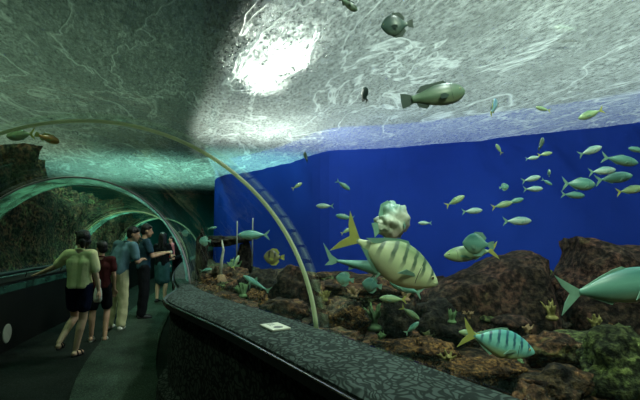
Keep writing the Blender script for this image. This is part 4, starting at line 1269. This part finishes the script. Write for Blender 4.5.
    # ---- shoes
    if shoes:
        kinds_, sm, sole = shoes
        for i_, p in enumerate('lr'):
            an = J[p + 'ank']; fy = radians(foot_yaw[i_]); fd = Vector((sin(fy), cos(fy), 0))
            if kinds_ == 'sneaker':
                bm = bmesh.new()
                capsule(bm, an + fd * -.035 + Vector((0, 0, -.040)), an + fd * .08 + Vector((0, 0, -.045)), .046, .042)
                capsule(bm, an + fd * .05 + Vector((0, 0, -.050)), an + fd * .15 + Vector((0, 0, -.055)), .042, .034)
                capsule(bm, an + Vector((0, 0, -.03)), an, .044, .042)
                sh = remeshed('shoe', bm, sm, t, voxel, 2, [(Vector((0, 0, an.z - .083)), Vector((0, 0, -1)))])
            else:
                bm = bmesh.new(); sd = Vector((fd.y, -fd.x, 0))
                rr = []
                for z in (-.085, -.066):
                    rr.append([an + fd * (.055 + cos(a) * .125) + sd * sin(a) * (.044 if cos(a) > 0 else .036) + Vector((0, 0, z)) for a in [2 * pi * q / 24 for q in range(24)]])
                sweep(bm, rr); sh = link_mesh('sandal', bm, sm, t)
                for dd in (.0, .085):
                    bm = bmesh.new()
                    tube(bm, [an + fd * dd + sd * (cos(a) * .043) + Vector((0, 0, -.068 + sin(a) * (.055 if dd else .075))) for a in [pi * q / 10 for q in range(11)]], .009, 6)
                    link_mesh('strap', bm, sole, sh)
    return t

C_YEL = cloth('shirt yellow green', (0.85, 0.80, 0.42))
C_NAVY = cloth('navy shorts', (0.010, 0.014, 0.040))
C_BLUE = cloth('shirt teal blue', (0.12, 0.23, 0.27))
C_KHAKI = cloth('khaki trousers', (0.62, 0.60, 0.34))
C_DKBLUE = cloth('shirt dark teal', (0.030, 0.070, 0.095))
C_BLACK = cloth('dark trousers', (0.010, 0.012, 0.014))
C_JEAN = cloth('teal skirt', (0.05, 0.13, 0.14))
C_RED = cloth('red shirt', (0.45, 0.04, 0.05))
C_PINK = cloth('pink shirt', (0.70, 0.25, 0.26))
C_MAROON = cloth('maroon shirt', (0.06, 0.014, 0.014))
C_WHITE = cloth('white cloth', (0.65, 0.67, 0.60))
SH_W = mat_simple('shoe white', (0.60, 0.60, 0.52), 0.6, 0.3)
SH_B = mat_simple('shoe black', (0.012, 0.012, 0.012), 0.5, 0.3)

# 1: yellow-green shirt, left hand out to the rail, mid stride, head turned left
p = hit(76, 356, 0.0)
build_person('person seen from behind in yellow green tee and navy shorts, left hand on the rail', (p.x, p.y, 0), 4, 1.62,
    dict(lsho=(-.17, .0, 1.375), lelb=(-.36, .05, 1.20), lwri=(-.58, .12, 1.115), rsho=(.17, 0, 1.375), relb=(.215, .0, 1.10), rwri=(.24, .05, .88),
         chest=(.0, .01, 1.25), head=(.0, .01, 1.58), lkne=(-.10, .14, .50), lank=(-.15, -.16, .22),
         lhip=(-.09, 0, .92), rhip=(.09, 0, .92), rkne=(.06, .02, .49), rank=(.0, -.02, .085)),
    SKIN_L, HAIR, 'bob', C_YEL, ('shorts', C_NAVY, .60), ('sandal', SH_B, SH_B), voxel=.009, fem=True, head_yaw=62, head_pitch=8, sleeve=.75, hands=('flat', 'relax'), foot_yaw=(-10, 10), shirt_hem=.84, stout=.86)
# 2: figure mostly hidden behind 1
p = hit(97, 345, 0.0)
c2 = build_person('person in dark maroon top mostly hidden between the yellow and blue shirted people', (p.x - .12, p.y + .25, 0), 20, 1.46,
    dict(rkne=(.12, .10, .50), rank=(.12, -.1, .09), lelb=(-.22, .10, 1.12), lwri=(-.10, .22, 1.05)),
    SKIN, HAIR, 'short', C_MAROON, ('shorts', C_BLACK, .75), ('sandal', SH_W, SH_W), voxel=.012, head_yaw=30, sleeve=.6)
# 3: teal blue shirt, khaki trousers, leaning to the right
p = hit(115, 330, 0.0)
build_person('man seen from behind in teal blue shirt and khaki trousers leaning right', (p.x, p.y, 0), -22, 1.74,
    dict(pelvis=(0, -.02, .93), waist=(.02, .0, 1.07), chest=(.06, .06, 1.25), neck=(.11, .10, 1.40), head=(.18, .15, 1.535),
         lsho=(-.08, .08, 1.375), lelb=(-.25, .12, 1.14), lwri=(-.24, .34, 1.10), rsho=(.25, .08, 1.355), relb=(.32, .10, 1.09), rwri=(.23, .28, 1.12),
         lkne=(-.10, .03, .49), lank=(-.12, -.02, .085), rkne=(.12, .03, .49), rank=(.14, -.02, .085)),
    SKIN, HAIR, 'short', C_BLUE, ('trousers', C_KHAKI, 1), ('sneaker', SH_W, SH_W), voxel=.011, head_yaw=-55, head_pitch=-12, sleeve=.7, hands=('relax', 'grip'), stout=1.12, foot_yaw=(-20, -30), shirt_hem=.80)
# 4: dark teal tee, dark trousers, facing right, holding a camera out in front
p = hit(142, 319, 0.0)
m4 = build_person('man in dark teal tee and black trousers facing right, holding a small camera', (p.x, p.y, 0), -62, 1.76,
    dict(lsho=(-.17, .02, 1.385), lelb=(-.21, .12, 1.14), lwri=(-.06, .36, 1.19), rsho=(.17, .02, 1.385), relb=(.21, .12, 1.13), rwri=(.06, .36, 1.18), head=(0, .04, 1.585)),
    SKIN, HAIR, 'short', C_DKBLUE, ('trousers', C_BLACK, 1), ('sneaker', SH_B, SH_B), voxel=.012, head_yaw=-10, head_pitch=-8, sleeve=.6, hands=('grip', 'grip'))
Mx = Matrix.Translation(m4.location) @ Matrix.Rotation(radians(-62), 4, 'Z') @ Matrix.Scale(1.76 / 1.7, 4)
cp = Mx @ Vector((0.0, .47, 1.19))
t = thing('camera', 'small pale camera held by the man in the dark teal tee', 'camera', cp, (0, 0, radians(-62)))
bm = bmesh.new(); add_box(bm, (0, 0, 0), (.105, .035, .065)); bmesh.ops.bevel(bm, geom=bm.edges[:], offset=.006, segments=2, affect='EDGES')
link_mesh('body', bm, SH_W, t)
bm = bmesh.new(); tube(bm, [(0, .015, 0), (0, .045, 0)], [.025, .022], 16); link_mesh('lens', bm, SH_B, t)
bm = bmesh.new(); add_box(bm, (0, -.0185, 0), (.065, .002, .045)); link_mesh('screen', bm, M_BLACKRUB, t)
# 5: woman seen from behind, dark top, teal skirt
p = hit(161, 303, 0.0)
build_person('woman seen from behind in dark top and teal skirt farthest along the walkway', (p.x, p.y, 0), -10, 1.62,
    dict(lelb=(-.24, .02, 1.12), lwri=(-.16, .18, 1.12), relb=(.24, .02, 1.12), rwri=(.16, .2, 1.14)),
    SKIN_L, HAIR, 'long', C_BLACK, ('skirt', C_JEAN, .85), ('sneaker', SH_B, SH_B), voxel=.014, fem=True, sleeve=.6)
# 6: brown haired woman carrying a toddler
p = hit(174, 300, 0.0)
w6 = build_person('brown haired woman in dark top facing the viewer, carrying a toddler in pink', (p.x + .02, p.y + .2, 0), 150, 1.64,
    dict(lelb=(-.22, .06, 1.10), lwri=(-.05, .26, 1.02), relb=(.23, .08, 1.14), rwri=(.08, .30, 1.14), head=(.0, .03, 1.58)),
    SKIN_L, HAIR_B, 'long', C_BLACK, ('trousers', C_BLACK, 1), ('sneaker', SH_W, SH_W), voxel=.014, fem=True, head_yaw=25, head_pitch=-10, sleeve=1.6, hands=('grip', 'grip'))
# 7: toddler held against her front
Mx = Matrix.Translation(w6.location) @ Matrix.Rotation(radians(150), 4, 'Z') @ Matrix.Scale(1.64 / 1.7, 4)
q = Mx @ Vector((.02, .235, .62))
build_person('toddler in pink shirt and red shorts held by the brown haired woman', q, 130, .92,
    dict(lkne=(-.14, .25, .80), lank=(-.15, .10, .45), rkne=(.14, .25, .80), rank=(.15, .10, .45), lelb=(-.24, .1, 1.2), lwri=(-.2, .3, 1.15), relb=(.24, .1, 1.2), rwri=(.2, .3, 1.15), head=(0, .02, 1.60)),
    SKIN_L, HAIR, 'short', C_PINK, ('shorts', C_RED, .6), ('sneaker', SH_W, SH_W), voxel=.020, head_yaw=0, sleeve=.5, stout=1.25)
# white bag hanging from the hidden person's hand side
p = hit(100, 345, 0.0)
t = thing('bag', 'small white bag hanging beside the hidden person in maroon', 'bag', (p.x, p.y - .12, .72))
bm = bmesh.new()
ringz = [[Vector((cos(a) * .055 * w_, sin(a) * .03 * w_, z)) for a in [2 * pi * i / 16 for i in range(16)]] for z, w_ in ((-.10, .8), (-.07, 1.1), (.02, 1.05), (.09, .8), (.12, .5))]
sweep(bm, ringz); link_mesh('sack', bm, C_WHITE, t)
bm = bmesh.new(); tube(bm, [(-.03, 0, .11), (-.025, 0, .2), (0, 0, .24), (.025, 0, .2), (.03, 0, .11)], .007, 8); link_mesh('strap', bm, C_WHITE, t)
